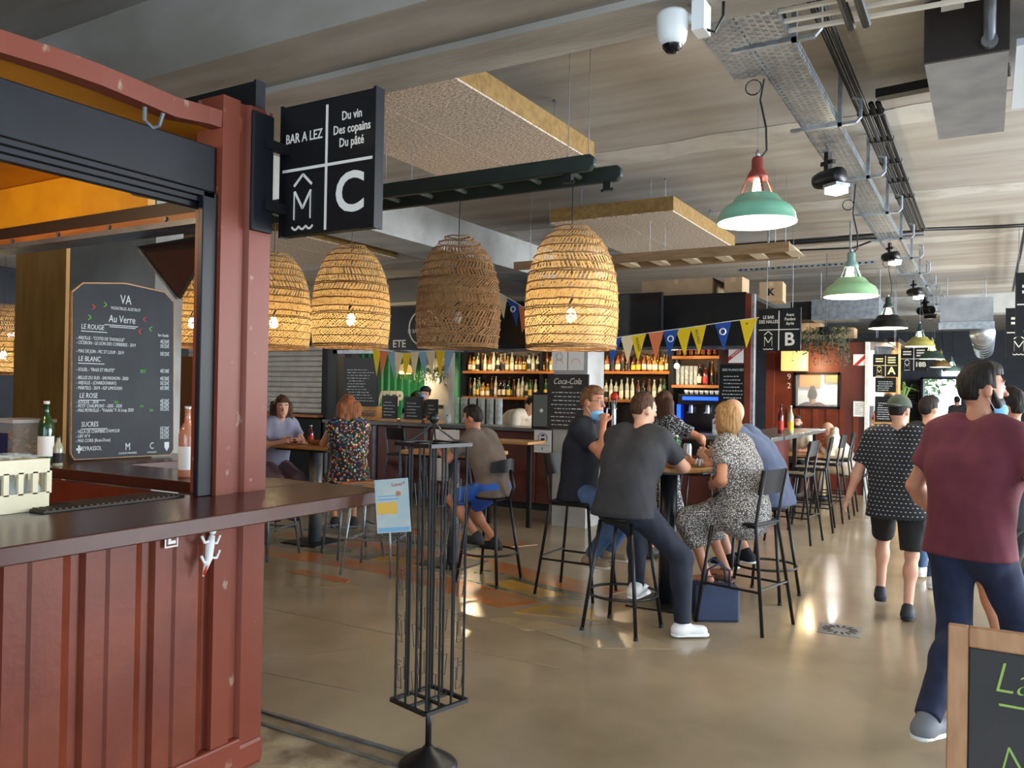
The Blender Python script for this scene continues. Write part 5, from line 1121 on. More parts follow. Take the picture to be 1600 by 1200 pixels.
def person(label, loc, rz, H=1.75, pel=(0, 0, .93), lean=0, bend=0, side=0, twist=0, feet=((-.1, 0, .09), (.1, 0, .09)), toes=(0, 0), hands=((-.25, .05, .8), (.25, .05, .8)), elb=((-.5, -1, -.2), (.5, -1, -.2)), kn=((-.1, 1, 0), (.1, 1, 0)),
           head=(0, 0), w=1., skin=None, top=None, sleeve=.6, bottom=None, blen=2.0, dress=False, shoes=None, hair='short', hairm=None, face=False, vox=.011, hem=.1, belly=0., grip=(0, 0), cap=None, mask=None, beard=False):
    s = H/1.75; skin = skin or SKIN
    t = thing('person', label, 'person', loc, rz)
    Rl = Matrix.Rotation(R(side), 3, 'Y') @ Matrix.Rotation(R(-lean), 3, 'X'); Rb = Matrix.Rotation(R(side), 3, 'Y') @ Matrix.Rotation(R(-lean-bend), 3, 'X'); Tw = Matrix.Rotation(R(twist), 3, 'Z')
    P = Vector(pel); waist = P + Rl @ Vector((0, 0, .17*s)); chest = waist + Rb @ Vector((0, .0, .16*s)); neck = chest + Rb @ Vector((0, -.01, .18*s))
    hd = Rb @ Vector((0, .02, .07*s)) ; hd = Vector((hd.x, hd.y, abs(hd.z)))
    hb = neck + hd; Rh = Matrix.Rotation(R(head[0]), 3, 'Z') @ Matrix.Rotation(R(head[1]), 3, 'X')
    hc = hb + Vector((0, .012*s, .115*s)); f_ = Rh @ Vector((0, 1, 0)); u_ = Rh @ Vector((0, 0, 1)); r_ = Rh @ Vector((1, 0, 0))
    X = Vector((1, 0, 0))
    sh = [neck + Rb @ (Tw @ Vector((d*.168*s*w, 0, -.035*s))) for d in (-1, 1)]
    hip = [P + Vector((d*.085*s*w, 0, -.02*s)) for d in (-1, 1)]
    arm = []; leg = []
    for i in (0, 1):
        e, wr = ik(sh[i], hands[i], .285*s, .25*s, elb[i]); arm.append((e, wr)); k, an = ik(hip[i], feet[i], .44*s, .43*s, kn[i]); leg.append((k, an))
    def torso(S, g=0., low=0., neck_=True, flat=False):
        kk = .085 if flat else .05
        for d in (-1, 1):
            o = X*d*s*w
            S.cap(P + o*.065 + Vector((0, -.005, -low)), waist + o*.052, (.11+g*((2.9 if pel[2] < .885*s else 2.0) if flat else 1))*s*w, (.098+g*1.3+belly*.5)*s*w, kk)
            S.cap(waist + o*.052 + Vector((0, belly, 0)), chest + o*.075, (.098+g+belly)*s*w, (.108+g)*s*w, kk)
            S.cap(chest + o*.075, sh[(d+1)//2].lerp(neck, .42), (.108+g)*s*w, (.062+g)*s, kk)
            S.cap(sh[(d+1)//2].lerp(neck, .5), sh[(d+1)//2], (.056+g)*s, (.05+g)*s, kk)
    B = SDF(); torso(B)
    B.cap(neck - Vector((0, 0, .04*s)), hb + Vector((0, .0, .05*s)), .056*s, .05*s, .03)
    B.ell(hc + u_*.01*s, (.073*s, .092*s, .105*s), Rh, .02); B.ell(hc + f_*.028*s - u_*.062*s, (.052*s, .058*s, .056*s), Rh, .03)
    B.cap(hc + f_*.088*s + u_*.012*s, hc + f_*.108*s - u_*.026*s, .008*s, .013*s, .012); B.cap(hc + f_*.08*s - u_*.065*s - r_*.02*s, hc + f_*.08*s - u_*.065*s + r_*.02*s, .01*s, .01*s, .012)
    B.cap(hc + f_*.076*s - u_*.1*s, hc + f_*.066*s - u_*.1*s, .016*s, .016*s, .02)
    for d in (-1, 1): B.ell(hc + r_*d*.076*s - f_*.008*s - u_*.008*s, (.012*s, .02*s, .032*s), Rh, .008); B.cap(hc + f_*.082*s + u_*.03*s + r_*d*.015*s, hc + f_*.072*s + u_*.03*s + r_*d*.045*s, .009*s, .008*s, .012)
    for i, d in ((0, -1), (1, 1)):
        e, wr = arm[i]; B.cap(sh[i], e, .047*s*w, .037*s, .03); B.cap(e, wr, .039*s, .025*s, .02); B.ell(e.lerp(wr, .25), (.042*s, .042*s, .05*s), None, .03)
        dr = (wr - e).normalized(); n_ = Vector((-d, 0, 0)); n_ = n_ - dr*n_.dot(dr); n_ = n_.normalized() if n_.length > .1 else Vector((0, 0, -1)); sd = dr.cross(n_)
        if sd.z < -.3 or (abs(sd.z) <= .3 and sd.y < 0): sd = -sd      # thumb side: up or forward
        pe = wr + dr*.085*s
        for q in (-.022, -.007, .008, .023): B.cap(wr + sd*q*.6*s, pe + sd*q*s, .014*s, .012*s, .012)
        cu = .35 + grip[i]
        for q, l_ in ((-.03, .058), (-.0105, .072), (.0095, .078), (.029, .07)):
            b0 = pe + sd*q*s; m1 = b0 + (dr*math.cos(cu) + n_*math.sin(cu))*l_*.5*s; m2 = m1 + (dr*math.cos(cu*2.2) + n_*math.sin(cu*2.2))*l_*.5*s
            B.cap(b0, m1, .0092*s, .0085*s, .004); B.cap(m1, m2, .0085*s, .007*s, .004)
        b0 = wr + dr*.025*s + sd*.022*s; m1 = b0 + (dr*.6 + sd*.7 + n_*.3).normalized()*.04*s; B.cap(b0, m1, .0125*s, .0105*s, .008); B.cap(m1, m1 + (dr*.85 + sd*.25 + n_*.35).normalized()*.035*s, .0105*s, .008*s, .005)
        k, an = leg[i]; B.cap(hip[i], k, .082*s*w, .05*s, .04); B.cap(k, an, .049*s, .034*s, .03); B.ell(k.lerp(an, .3) - (kv := Vector(kn[i]).normalized())*.012*s, (.05*s, .05*s, .075*s), None, .04)
        td = Matrix.Rotation(R(toes[i]), 3, 'Z') @ Vector((0, 1, 0)); B.cap(an - Vector((0, 0, .04*s)) - td*.03*s, an + td*.12*s - Vector((0, 0, .05*s)), .034*s, .026*s, .02)
    link('body', B.mesh(vox, 'body', skin), t)
    if top:
        S = SDF(); torso(S, .014, hem*s, flat=True)
        if not dress: S.cuts.append(lambda X_, Y_, Z_: (P.z - hem*s) - Z_ + 0*X_ + 0*Y_)
        S.cap(neck - Vector((0, 0, .03)), neck + hd*.25, .07*s, .062*s, .02, c1=True)
        for i in (0, 1):
            e, wr = arm[i]
            if sleeve <= 1: S.cap(sh[i], sh[i].lerp(e, sleeve), .06*s*w, .064*s*w, .04, c1=True)
            else: S.cap(sh[i], e, .062*s*w, .052*s, .04); S.cap(e, e.lerp(wr, sleeve-1), .052*s, .042*s, .03, c1=True)
        if dress:
            for i in (0, 1):
                k, an = leg[i]; e2 = k + (k-hip[i])*.0; S.cap(P + (hip[i]-P)*.6, k, .125*s*w, .1*s, .09, c1=dress <= 1); (S.cap(k, k + (an-k)*(dress-1), .1*s, .09*s, .06, c1=True) if dress > 1 else None)
            S.cap(P, (leg[0][0]+leg[1][0])/2, .12*s, .095*s, .08, c1=True)
        link('dress' if dress else 'top', S.mesh(vox, 'top', top, .0022, 34), t)
    if bottom:
        S = SDF()
        for d in (-1, 1): S.cap(P + X*d*.065*s*w + Vector((0, -.005, -.03)), P.lerp(waist, .55) + X*d*.058*s*w, .116*s*w, .1*s*w, .05, c1=True)
        for i in (0, 1):
            k, an = leg[i]
            if blen <= 1: S.cap(hip[i], hip[i].lerp(k, blen), .098*s*w, .088*s, .05, c1=True)
            else: S.cap(hip[i], k, .097*s*w, .072*s, .05); S.cap(k, k.lerp(an, blen-1), .073*s, .056*s, .04, c1=True); S.ell(k.lerp(an, .3) - Vector(kn[i]).normalized()*.012*s, (.066*s, .066*s, .11*s), None, .04)
        link('trousers' if blen > 1.2 else 'shorts', S.mesh(vox, 'bottom', bottom, .003, 30), t)
    if shoes:
        for i in (0, 1):
            an = leg[i][1]; td = Matrix.Rotation(R(toes[i]), 3, 'Z') @ Vector((0, 1, 0)); z0 = an.z - .085*s
            S = SDF(); S.cap(an - Vector((0, 0, .0)), an - Vector((0, 0, .05*s)) - td*.02*s, .045*s, .046*s, .03); S.cap(an - Vector((0, 0, .045*s)) - td*.035*s, an + td*.13*s - Vector((0, 0, .052*s)), .043*s, .036*s, .03)
            S.cuts.append(lambda X_, Y_, Z_, z0=z0: (z0 + .012) - Z_ + 0*X_ + 0*Y_)
            sh_o = link('shoe', S.mesh(max(vox*.9, .009), 'shoe', shoes[0]), t)
            S = SDF(); S.cap(Vector((an.x, an.y, z0+.01)) - td*.035*s, Vector((an.x, an.y, z0+.01)) + td*.135*s, .047*s, .042*s, .02)
            S.cuts.append(lambda X_, Y_, Z_, z0=z0: np.maximum(z0 - Z_, Z_ - z0 - .022) + 0*X_ + 0*Y_); link('sole', S.mesh(.009, 'sole', shoes[1]), sh_o)
    hm = hairm or mat('brown_hair', srgb(62, 44, 32), srgb(40, 28, 20), 40, rough=.5, stretch=(1, 1, .15))
    if hair != 'bald':
        S = SDF(); lim = {'short': -.05, 'crop': -.045, 'bob': -.13, 'long': -.3, 'curly': -.3, 'bun': -.06}[hair]
        q = {'short': 1., 'crop': .96, 'bob': 1.12, 'long': 1.06, 'curly': 1.1, 'bun': 1.0}[hair]
        S.ell(hc + u_*.022*s - f_*.008*s, (.08*s*q, .099*s*q, .111*s*q), Rh, .02)
        if hair == 'short': S.ell(hc + u_*.085*s + f_*.03*s, (.06*s, .06*s, .042*s), Rh, .03)
        if hair == 'bob': S.ell(hc - u_*.04*s - f_*.02*s, (.1*s, .095*s, .095*s), Rh, .03)
        if hair in ('long', 'curly'):
            for d, l_ in ((-.05, .3), (0, .34), (.05, .3), (-.085, .22), (.085, .22)): S.cap(hc + r_*d*s - f_*.05*s, hb + r_*d*1.3*s - Vector((0, 0, l_*s*(1.15 if hair == 'long' else .75))) - f_*(.085 if abs(d) < .08 else .04)*s, .05*s, .034*s, .03)
        if hair == 'bun': S.ell(hc + u_*.13*s - f_*.05*s, (.05*s,)*3, None, .02)
        def cut(X_, Y_, Z_):
            pf = (X_-hc.x)*f_.x + (Y_-hc.y)*f_.y + (Z_-hc.z)*f_.z; pu = (X_-hc.x)*u_.x + (Y_-hc.y)*u_.y + (Z_-hc.z)*u_.z
            c = np.maximum((.035 if hair in ('short', 'crop', 'bun') else .03)*s - pf, pu - .062*s); c2 = np.maximum(-.04*s - pf, pu + .0*s) if hair in ('short', 'crop', 'bun') else c
            return np.maximum(np.maximum(-c, -c2), lim*s - pu if hair not in ('long', 'curly') else -1)
        S.cuts.append(cut)
        link('hair', S.mesh(vox*.9, 'hair', hm, {'curly': .009, 'short': .004, 'crop': .0015}.get(hair, .004), 80 if hair != 'curly' else 55), t)
    if beard:
        S = SDF(); S.ell(hc + f_*.03*s - u_*.07*s, (.062*s, .068*s, .058*s), Rh, .02)
        for d in (-1, 1): S.cap(hc + r_*d*.071*s + f_*.012*s - u_*.01*s, hc + r_*d*.055*s + f_*.04*s - u_*.07*s, .012*s, .018*s, .02)
        S.cuts.append(lambda X_, Y_, Z_: ((X_-hc.x)*u_.x + (Y_-hc.y)*u_.y + (Z_-hc.z)*u_.z) - .005*s)
        link('beard', S.mesh(vox*.9, 'beard', hm, .0015, 90), t)
    if cap:
        S = SDF(); S.ell(hc + u_*.035*s - f_*.004*s, (.09*s, .108*s, .1*s), Rh, .02); S.cuts.append(lambda X_, Y_, Z_: .028*s - ((X_-hc.x)*u_.x + (Y_-hc.y)*u_.y + (Z_-hc.z)*u_.z)); co = link('cap', S.mesh(vox, 'cap', cap), t)
        bd = -f_ if label.find('backwards') >= 0 else f_
        S = SDF(); S.ell(hc + u_*.036*s + bd*.12*s, (.075*s, .075*s, .012*s), Rh, .01); link('peak', S.mesh(.008, 'peak', cap), co)
    if face:
        for d in (-1, 1):
            MB().ball(hc + f_*.079*s + u_*.008*s + r_*d*.031*s, .0115*s, 10).build('eye', PAPER, t, smooth=True); MB().ball(hc + f_*.0865*s + u_*.008*s + r_*d*.031*s, .0055*s, 8).build('iris', RUBBER, t, smooth=True)
            MB().tube([hc + f_*.091*s + u_*.033*s + r_*d*.016*s, hc + f_*.086*s + u_*.039*s + r_*d*.034*s, hc + f_*.072*s + u_*.032*s + r_*d*.05*s], .0045*s, 6).build('eyebrow', hm, t)
        MB().tube([hc + f_*.083*s - u_*.062*s - r_*.025*s, hc + f_*.093*s - u_*.06*s, hc + f_*.083*s - u_*.062*s + r_*.025*s], [.003*s, .0065*s, .003*s], 8).build('mouth', mat('lips', srgb(176, 96, 86), rough=.5), t, smooth=True)
    if mask:
        dz = {'chin': -.1, 'on': -.045}[mask]; S = SDF(); S.ell(hc + f_*.04*s + u_*dz*s, (.066*s, .07*s, .052*s), Rh, .02)
        S.cuts.append(lambda X_, Y_, Z_: .025*s - ((X_-hc.x)*f_.x + (Y_-hc.y)*f_.y + (Z_-hc.z)*f_.z)); mo = link('face_mask', S.mesh(.008, 'mask', mat('blue_mask', srgb(120, 180, 222), rough=.8)), t)
        for d in (-1, 1): MB().tube([hc + r_*d*.078*s + u_*.02*s, hc + r_*d*.08*s - f_*.02*s - u_*.02*s, hc + f_*.03*s + r_*d*.062*s + u_*dz*s], .0018, 4).build('ear_loop', PAPER, mo)
    return t, dict(hc=hc, f=f_, u=u_, r=r_, arm=arm, leg=leg, s=s, neck=neck)
def hairmat(n, a, b): return mat(n, a, b, 90, rough=.65, stretch=(1, 1, .1), bump=.6, spec=.25)
HBR = hairmat('light_brown_hair', srgb(128, 88, 58), srgb(84, 56, 36)); HDK = hairmat('dark_hair', srgb(40, 30, 25), srgb(26, 19, 16)); HBL = hairmat('blonde_hair', srgb(182, 142, 92), srgb(132, 94, 54)); HAU = hairmat('auburn_hair', srgb(150, 92, 52), srgb(100, 58, 32)); HCH = hairmat('chestnut_hair', srgb(84, 54, 36), srgb(50, 32, 22))
NAVY = mat('navy_cotton', srgb(20, 23, 37), srgb(15, 18, 29), 9, rough=.85); CHAR = mat('charcoal_cotton', srgb(46, 47, 52), srgb(38, 39, 44), 7, rough=.85); NTR = mat('navy_chino', srgb(28, 35, 52), srgb(22, 28, 42), 9, rough=.85); JEAN = mat('blue_denim', srgb(74, 100, 136), srgb(58, 80, 114), 14, rough=.9); DJEAN = mat('dark_denim', srgb(30, 40, 68), srgb(22, 30, 54), 14, rough=.9)
BWP = cells_mat('black_white_print', srgb(74, 70, 66), [srgb(224, 222, 216), srgb(96, 90, 86), srgb(200, 198, 192), srgb(232, 230, 226)], 105, .44, stretch=(1, 1, 1.7)); BWP2 = cells_mat('dark_white_print', srgb(30, 32, 38), [srgb(226, 226, 226), srgb(40, 42, 48), srgb(200, 204, 210), srgb(34, 36, 42)], 66, .42, stretch=(1, 1, 2))
FLOR = cells_mat('floral_print', srgb(22, 24, 34), [srgb(190, 70, 50), srgb(210, 200, 170), srgb(70, 110, 150), srgb(28, 30, 40), srgb(196, 160, 60), srgb(60, 100, 70)], 44, .47)
SLBL = mat('slate_blue_cotton', srgb(84, 96, 124), srgb(72, 84, 110), 8, rough=.85); TAUP = mat('taupe_cotton', srgb(112, 98, 88), srgb(98, 85, 76), 8, rough=.85); BLSH = mat('royal_blue_nylon', srgb(26, 92, 190), srgb(20, 78, 168), 8, rough=.55); MARO = mat('maroon_cotton', srgb(104, 40, 52), srgb(90, 32, 44), 8, rough=.85); CREAMC = mat('cream_cotton', srgb(218, 204, 182), srgb(206, 190, 166), 8, rough=.85); BLKC = mat('black_cotton', srgb(26, 26, 28), rough=.85); LILA = mat('grey_lilac_cotton', srgb(134, 132, 152), rough=.85)
def dots_mat():
    M = bpy.data.materials.new('dotted_black_cotton'); M.use_nodes = True; N = M.node_tree.nodes; L = M.node_tree.links; b = N['Principled BSDF']; b.inputs['Roughness'].default_value = .85
    tc = N.new('ShaderNodeTexCoord'); sp = N.new('ShaderNodeSeparateXYZ'); L.new(tc.outputs['Object'], sp.inputs[0])
    def mth(op, a, v=None, a2=None):
        n = N.new('ShaderNodeMath'); n.operation = op
        L.new(a, n.inputs[0])
        if a2 is not None: L.new(a2, n.inputs[1])
        elif v is not None: n.inputs[1].default_value = v
        return n.outputs[0]
    zr = mth('MULTIPLY', sp.outputs[2], 31.); row = mth('FLOOR', zr); off = mth('MULTIPLY', mth('MODULO', row, 2.), .5)
    u = mth('ADD', mth('ADD', mth('MULTIPLY', sp.outputs[0], 32.), 40.), a2=off); fu = mth('ABSOLUTE', mth('SUBTRACT', mth('FRACT', u), .5)); fz = mth('ABSOLUTE', mth('SUBTRACT', mth('FRACT', zr), .5))
    k = mth('MULTIPLY', mth('LESS_THAN', fu, .17), a2=mth('LESS_THAN', fz, .1)); mx = N.new('ShaderNodeMix'); mx.data_type = 'RGBA'; mx.inputs['A'].default_value = srgb(30, 31, 38); mx.inputs['B'].default_value = srgb(196, 196, 190); L.new(k, mx.inputs['Factor']); L.new(mx.outputs['Result'], b.inputs['Base Color']); return M
DOTS = dots_mat()
WSH = (mat('white_leather', srgb(226, 226, 224), rough=.5), mat('white_rubber', srgb(232, 232, 230), rough=.6)); BSH = (mat('dark_trainer', srgb(38, 40, 48), rough=.7), RUBBER); TSH = (mat('beige_suede', srgb(156, 136, 112), srgb(140, 120, 98), 12, rough=.9), mat('cream_rubber', srgb(206, 198, 184), rough=.6)); NSH = (NAVY, WSH[1])
# --- the four friends at the round high table
t, q = person('man in navy polo and jeans resting his cheek on his hand', (-2.92, 6.13, 0), R(-86), 1.8, (0, .0, .875), 4, 6, feet=((-.1, .24, .36), (.12, .16, .34)), toes=(0, -10), hands=((-.1, .42, 1.13), (.11, .245, 1.40)), elb=((-.6, 0, -1), (.35, .5, -1)), head=(-6, -4), skin=SKINT, top=NAVY, sleeve=.62, bottom=JEAN, shoes=TSH, hair='short', hairm=HBR, face=True, vox=.0095, grip=(.3, .9), mask='chin')
hc, f_, u_, r_, s = (q[k] for k in ('hc', 'f', 'u', 'r', 's')); g = MB()
for d in (-1, 1): g.tube([hc + f_*.102*s + u_*.008*s + r_*d*.033*s + r_*.021*s*math.cos(2*PI*k/14) + u_*.017*s*math.sin(2*PI*k/14) for k in range(14)], .0016, 5, closed=True); g.tube([hc + f_*.1*s + u_*.012*s + r_*d*.054*s, hc + f_*.06*s + u_*.012*s + r_*d*.076*s, hc - f_*.005*s + u_*.008*s + r_*d*.082*s], .0016, 5)
g.tube([hc + f_*.103*s + u_*.01*s - r_*.012*s, hc + f_*.106*s + u_*.014*s, hc + f_*.103*s + u_*.01*s + r_*.012*s], .0016, 5); g.build('glasses', BLACK, t)
n0 = q['neck']; MB().tube([n0 + Vector((.062*math.cos(2*PI*k/20), .062*math.sin(2*PI*k/20)*1.1+.01, .028 - .012*math.sin(2*PI*k/20))) for k in range(20)], .013, 8, closed=True).build('polo_collar', NAVY, t, smooth=True)
person('broad man in charcoal tee seen from behind on the round stool', (-2.19, 5.34, 0), R(-6), 1.8, (0, .0, .885), 16, 12, feet=((.04, .12, .30), (.40, .12, .095)), toes=(0, -50), hands=((-.12, .56, 1.13), (.10, .56, 1.13)), elb=((-1, -.3, -.6), (1, -.25, -.55)), kn=((-.2, 1, .2), (.9, .7, .5)), head=(-28, -8), w=1.1, skin=SKIN, top=CHAR, sleeve=.68, bottom=NTR, shoes=WSH, hair='crop', hairm=HCH, face=True, vox=.0095, grip=(.4, .4), hem=.08, mask=None)
t, q = person('blonde bobbed woman in black and white print dress', (-1.51, 6.0, 0), R(78), 1.64, (0, .0, .845), 10, 8, feet=((-.1, .26, .33), (.08, .2, .36)), toes=(5, 0), hands=((-.13, .2, 1.0), (.12, .5, 1.125)), elb=((-.8, -.6, -.6), (.6, -.2, -1)), head=(-4, -4), skin=SKINT, top=BWP, sleeve=.55, dress=1.5, shoes=None, hair='bob', hairm=HBL, face=True, vox=.0095, grip=(1.0, .3), w=1.08)
for i in (0, 1):
    an = q['leg'][i][1]; so_ = MB(); so_.prism([(an.x-.04, an.y-.07), (an.x+.04, an.y-.07), (an.x+.042, an.y+.12), (an.x+.02, an.y+.165), (an.x-.02, an.y+.165), (an.x-.042, an.y+.12)], an.z-.1, an.z-.08, 'z'); so_.tube([(an.x-.04, an.y+.07, an.z-.085), (an.x, an.y+.06, an.z-.02), (an.x+.04, an.y+.07, an.z-.085)], .007, 6); so_.tube([(an.x+.04*math.cos(a_), an.y-.01+.045*math.sin(a_), an.z-.01) for a_ in np.linspace(0, 6.28, 13)[:-1]], .005, 6, closed=True); so_.build('sandal', mat('brown_leather', srgb(92, 58, 38), rough=.6), t)
e, wr = q['arm'][1]; d_ = (wr-e).normalized()
for k in range(4): 
    c_ = wr - d_*(.02+.014*k); x_ = d_.cross(Vector((0, 0, 1))).normalized(); y_ = d_.cross(x_); MB().tube([c_ + x_*.034*math.cos(a_) + y_*.034*math.sin(a_) for a_ in np.linspace(0, 6.28, 15)[:-1]], .0045, 6, closed=True).build('bracelet', GALV if k % 2 else PAPER, t, smooth=True)
person('bald man in slate blue tee behind the blonde woman', (-1.54, 6.9, 0), R(82), 1.84, (0, .0, .87), 20, 16, feet=((-.1, .3, .3), (.1, .24, .32)), hands=((-.1, .56, 1.13), (.12, .56, 1.13)), elb=((-.8, -.4, -.8), (.8, -.4, -.8)), head=(6, -6), skin=SKIN, top=SLBL, sleeve=.68, bottom=NTR, blen=.92, shoes=NSH, hair='bald', vox=.012, w=1.12, belly=.02)
person('long haired brunette in black and white print standing behind the table', (-2.83, 7.8, 0), R(-12), 1.68, (0, 0, .9), 4, 4, feet=((-.09, 0, .09), (.09, .03, .09)), hands=((-.16, .34, 1.12), (.3, .34, 1.18)), elb=((-1, -.2, -.4), (1, -.3, -.3)), head=(0, -6), skin=SKINT, top=BWP2, sleeve=.62, dress=1.0, shoes=BSH, hair='long', hairm=HCH, vox=.013)
# --- boy, women at left
person('boy in taupe tee and royal blue shorts leaning on the table', (-3.72, 6.07, 0), R(86), 1.60, (0, -.02, .835), 15, 14, feet=((-.08, .10, .40), (.08, .02, .34)), hands=((-.1, .5, 1.1), (.13, .42, 1.1)), elb=((-.8, -.3, -.7), (.8, -.3, -.7)), head=(4, -10), skin=SKINT, top=TAUP, sleeve=.7, bottom=BLSH, blen=.85, shoes=BSH, hair='short', hairm=HDK, face=True, vox=.011, grip=(.5, .5))
person('woman with long auburn hair in sleeveless floral dress seen from behind', (-5.56, 6.3, 0), R(52), 1.66, (0, 0, .83), 8, 6, feet=((-.09, .26, .3), (.09, .2, .3)), hands=((-.12, .48, 1.09), (.1, .34, .9)), elb=((-.8, -.4, -.8), (.6, -.8, -.6)), head=(4, -6), skin=SKINT, top=FLOR, sleeve=.12, dress=1.0, shoes=BSH, hair='long', hairm=HAU, vox=.011)
person('curly haired woman in grey lilac tee facing the table', (-6.85, 6.5, 0), R(-108), 1.64, (0, 0, .83), 14, 8, feet=((-.09, .26, .3), (.09, .2, .3)), hands=((-.1, .46, 1.08), (.12, .44, 1.08)), elb=((-.8, -.4, -.8), (.8, -.4, -.8)), head=(-14, -8), skin=SKIN, top=LILA, sleeve=.6, bottom=mat('mauve_trousers', srgb(110, 88, 96), rough=.85), shoes=BSH, hair='curly', hairm=HCH, face=True, vox=.011)
# --- bar staff
person('barman in cream tee bending over behind the bar', (-6.45, 11.0, 0), R(-100), 1.85, (0, -.05, .98), 20, 44, feet=((-.12, .0, .09), (.12, 0, .09)), hands=((-.15, .5, .85), (.15, .5, .85)), head=(0, -30), skin=SKIN, top=CREAMC, sleeve=.6, bottom=BLKC, shoes=BSH, hair='crop', hairm=HDK, vox=.015, w=1.15)
person('barista in cap and blue mask behind the small chalkboards', (-8.35, 11.4, 0), R(150), 1.7, hands=((-.16, .32, 1.1), (.16, .32, 1.1)), skin=SKIN, top=mat('grey_tee', srgb(110, 112, 118), rough=.85), bottom=BLKC, shoes=BSH, hair='crop', hairm=HDK, cap=BLKC, mask='on', face=True, vox=.015)
person('dark haired customer seen from behind at the bar end', (-8.75, 11.6, 0), R(20), 1.6, (0, 0, .86), skin=SKIN, top=BLKC, bottom=BLKC, shoes=BSH, hair='bob', hairm=HDK, vox=.016)
# --- walkers in the aisle
OLIV = mat('faded_olive_cotton', srgb(78, 86, 72), rough=.9)
person('walking man in dotted black shirt, shorts and backwards olive cap', (-.60, 7.0, 0), R(-2), 1.68, (0, 0, .89), 2, 3, feet=((-.13, .14, .12), (.11, -.24, .09)), toes=(8, -4), hands=((-.36, -.05, .82), (.3, .17, .88)), elb=((-.6, -1, 0), (.6, -1, 0)), head=(-22, -4), w=1.16, skin=SKIN, top=DOTS, sleeve=.85, bottom=BLKC, blen=.92, shoes=BSH, hair='crop', hairm=HDK, cap=OLIV, vox=.0105, hem=.17, belly=.01)
person('companion in dark tee and blue jeans beyond the dotted shirt man', (-.46, 8.2, 0), R(-12), 1.68, (0, 0, .89), 2, feet=((-.1, .2, .1), (.1, -.16, .09)), hands=((-.24, .1, .82), (.26, .1, .85)), head=(-30, 0), skin=SKIN, top=BLKC, bottom=JEAN, shoes=WSH, hair='short', hairm=HDK, vox=.013, hem=.14)
person('tall bearded man in maroon tee and dark jeans striding right', (-.07, 4.55, 0), R(-26), 1.86, (0, 0, .97), 5, 3, feet=((-.02, -.32, .17), (.12, .26, .1)), toes=(-10, 0), hands=((-.26, .22, 1.0), (.26, .2, 1.05)), elb=((-.8, -1, 0), (.8, -1, -.2)), head=(-38, 2), w=1.0, skin=SKINT, top=MARO, sleeve=.62, bottom=DJEAN, shoes=(mat('grey_trainer', srgb(120, 122, 126), rough=.7), WSH[1]), hair='short', hairm=HDK, face=True, mask='chin', vox=.0095, hem=.07, grip=(.4, .8), beard=True)
person('masked person in black top cut by the right picture edge', (.14, 6.2, 0), R(60), 1.72, hands=((-.15, .35, 1.1), (.2, .2, .95)), skin=SKINT, top=BLKC, bottom=BLKC, blen=.9, shoes=BSH, hair='short', hairm=HDK, mask='on', face=True, vox=.0125)
# --- far people
person('bearded man sitting by the red stall facing the viewer', (-2.75, 14.3, 0), R(178), 1.72, (0, 0, .54), 6, feet=((-.1, .38, .09), (.1, .38, .09)), hands=((-.15, .4, .77), (.15, .4, .77)), skin=SKINT, top=CREAMC, bottom=BLKC, shoes=BSH, hair='crop', hairm=HDK, face=True, vox=.016, beard=True)
person('bald man in cream sweater reading at the low table', (-1.85, 13.75, 0), R(90), 1.76, (0, 0, .54), 26, 10, feet=((-.1, .4, .09), (.1, .36, .09)), hands=((-.1, .42, .85), (.1, .36, .98)), head=(0, -16), skin=SKIN, top=CREAMC, sleeve=1.95, bottom=mat('khaki', srgb(140, 122, 92), rough=.85), shoes=BSH, hair='bald', vox=.016)
person('kitchen worker with a hair bun seen through the stall window', (-2.74, 15.5, 0), R(10), 1.8, (0, 0, .96), hands=((-.18, .3, 1.05), (.18, .3, 1.05)), skin=SKINT, top=MARO, bottom=BLKC, shoes=BSH, hair='bun', hairm=HDK, vox=.017)
person('stall worker in maroon tee and mask behind the sauce counter', (-1.56, 16.3, 0), R(176), 1.72, hands=((-.18, .34, 1.1), (.18, .3, 1.1)), skin=SKINT, top=MARO, bottom=BLKC, shoes=BSH, hair='crop', hairm=HDK, mask='on', cap=BLKC, vox=.017)
person('dark figure walking near the bright far doorway', (-.75, 26.5, 0), R(20), 1.72, feet=((-.1, .2, .1), (.1, -.2, .09)), skin=SKINT, top=BLKC, bottom=NTR, shoes=BSH, hair='short', hairm=HDK, vox=.022)
# ================================================================== SMALL THINGS
def loose_bottle(label, kind, gm, lm, cm_, loc, sc=1.0, name='bottle'):
    me = bottle_mesh(name, kind, gm, lm, cm_); o = link(name, me, None, loc); o.scale = (sc,)*3; tag(o, label, 'bottle'); return o
loose_bottle('dark green wine bottle with white label beside the chalkboard', 'wine', GG, PAPER, WHITE, (-4.66, 2.70, 1.2), 1.12, 'wine_bottle')
loose_bottle('small pale bottle standing in front of the wine bottle', 'small', GC, LB, CAPB, (-4.42, 2.63, 1.2), .85)
loose_bottle('pink rosé bottle at the kiosk jamb on the end counter', 'wine', GP, PAPER, CAPW, (-3.44, 2.70, 1.2), 1.12, 'wine_bottle')
loose_bottle('red aperitif bottle on the bar return', 'tall', GR, LR, CAPB, (-2.42, 11.4, 1.15), 1.15); loose_bottle('pale yellow aperitif bottle on the bar return', 'tall', GC, LY, CAPW, (-2.30, 11.45, 1.15), 1.1)
loose_bottle('green beer bottle on the round high table', 'small', gl('bright_green_glass', srgb(40, 130, 60)), PAPER, CAPW, (-2.14, 6.28, 1.1), 1.15); loose_bottle('orange juice bottle on the round high table', 'small', GA, LY, CAPG, (-2.22, 6.24, 1.1), .9)
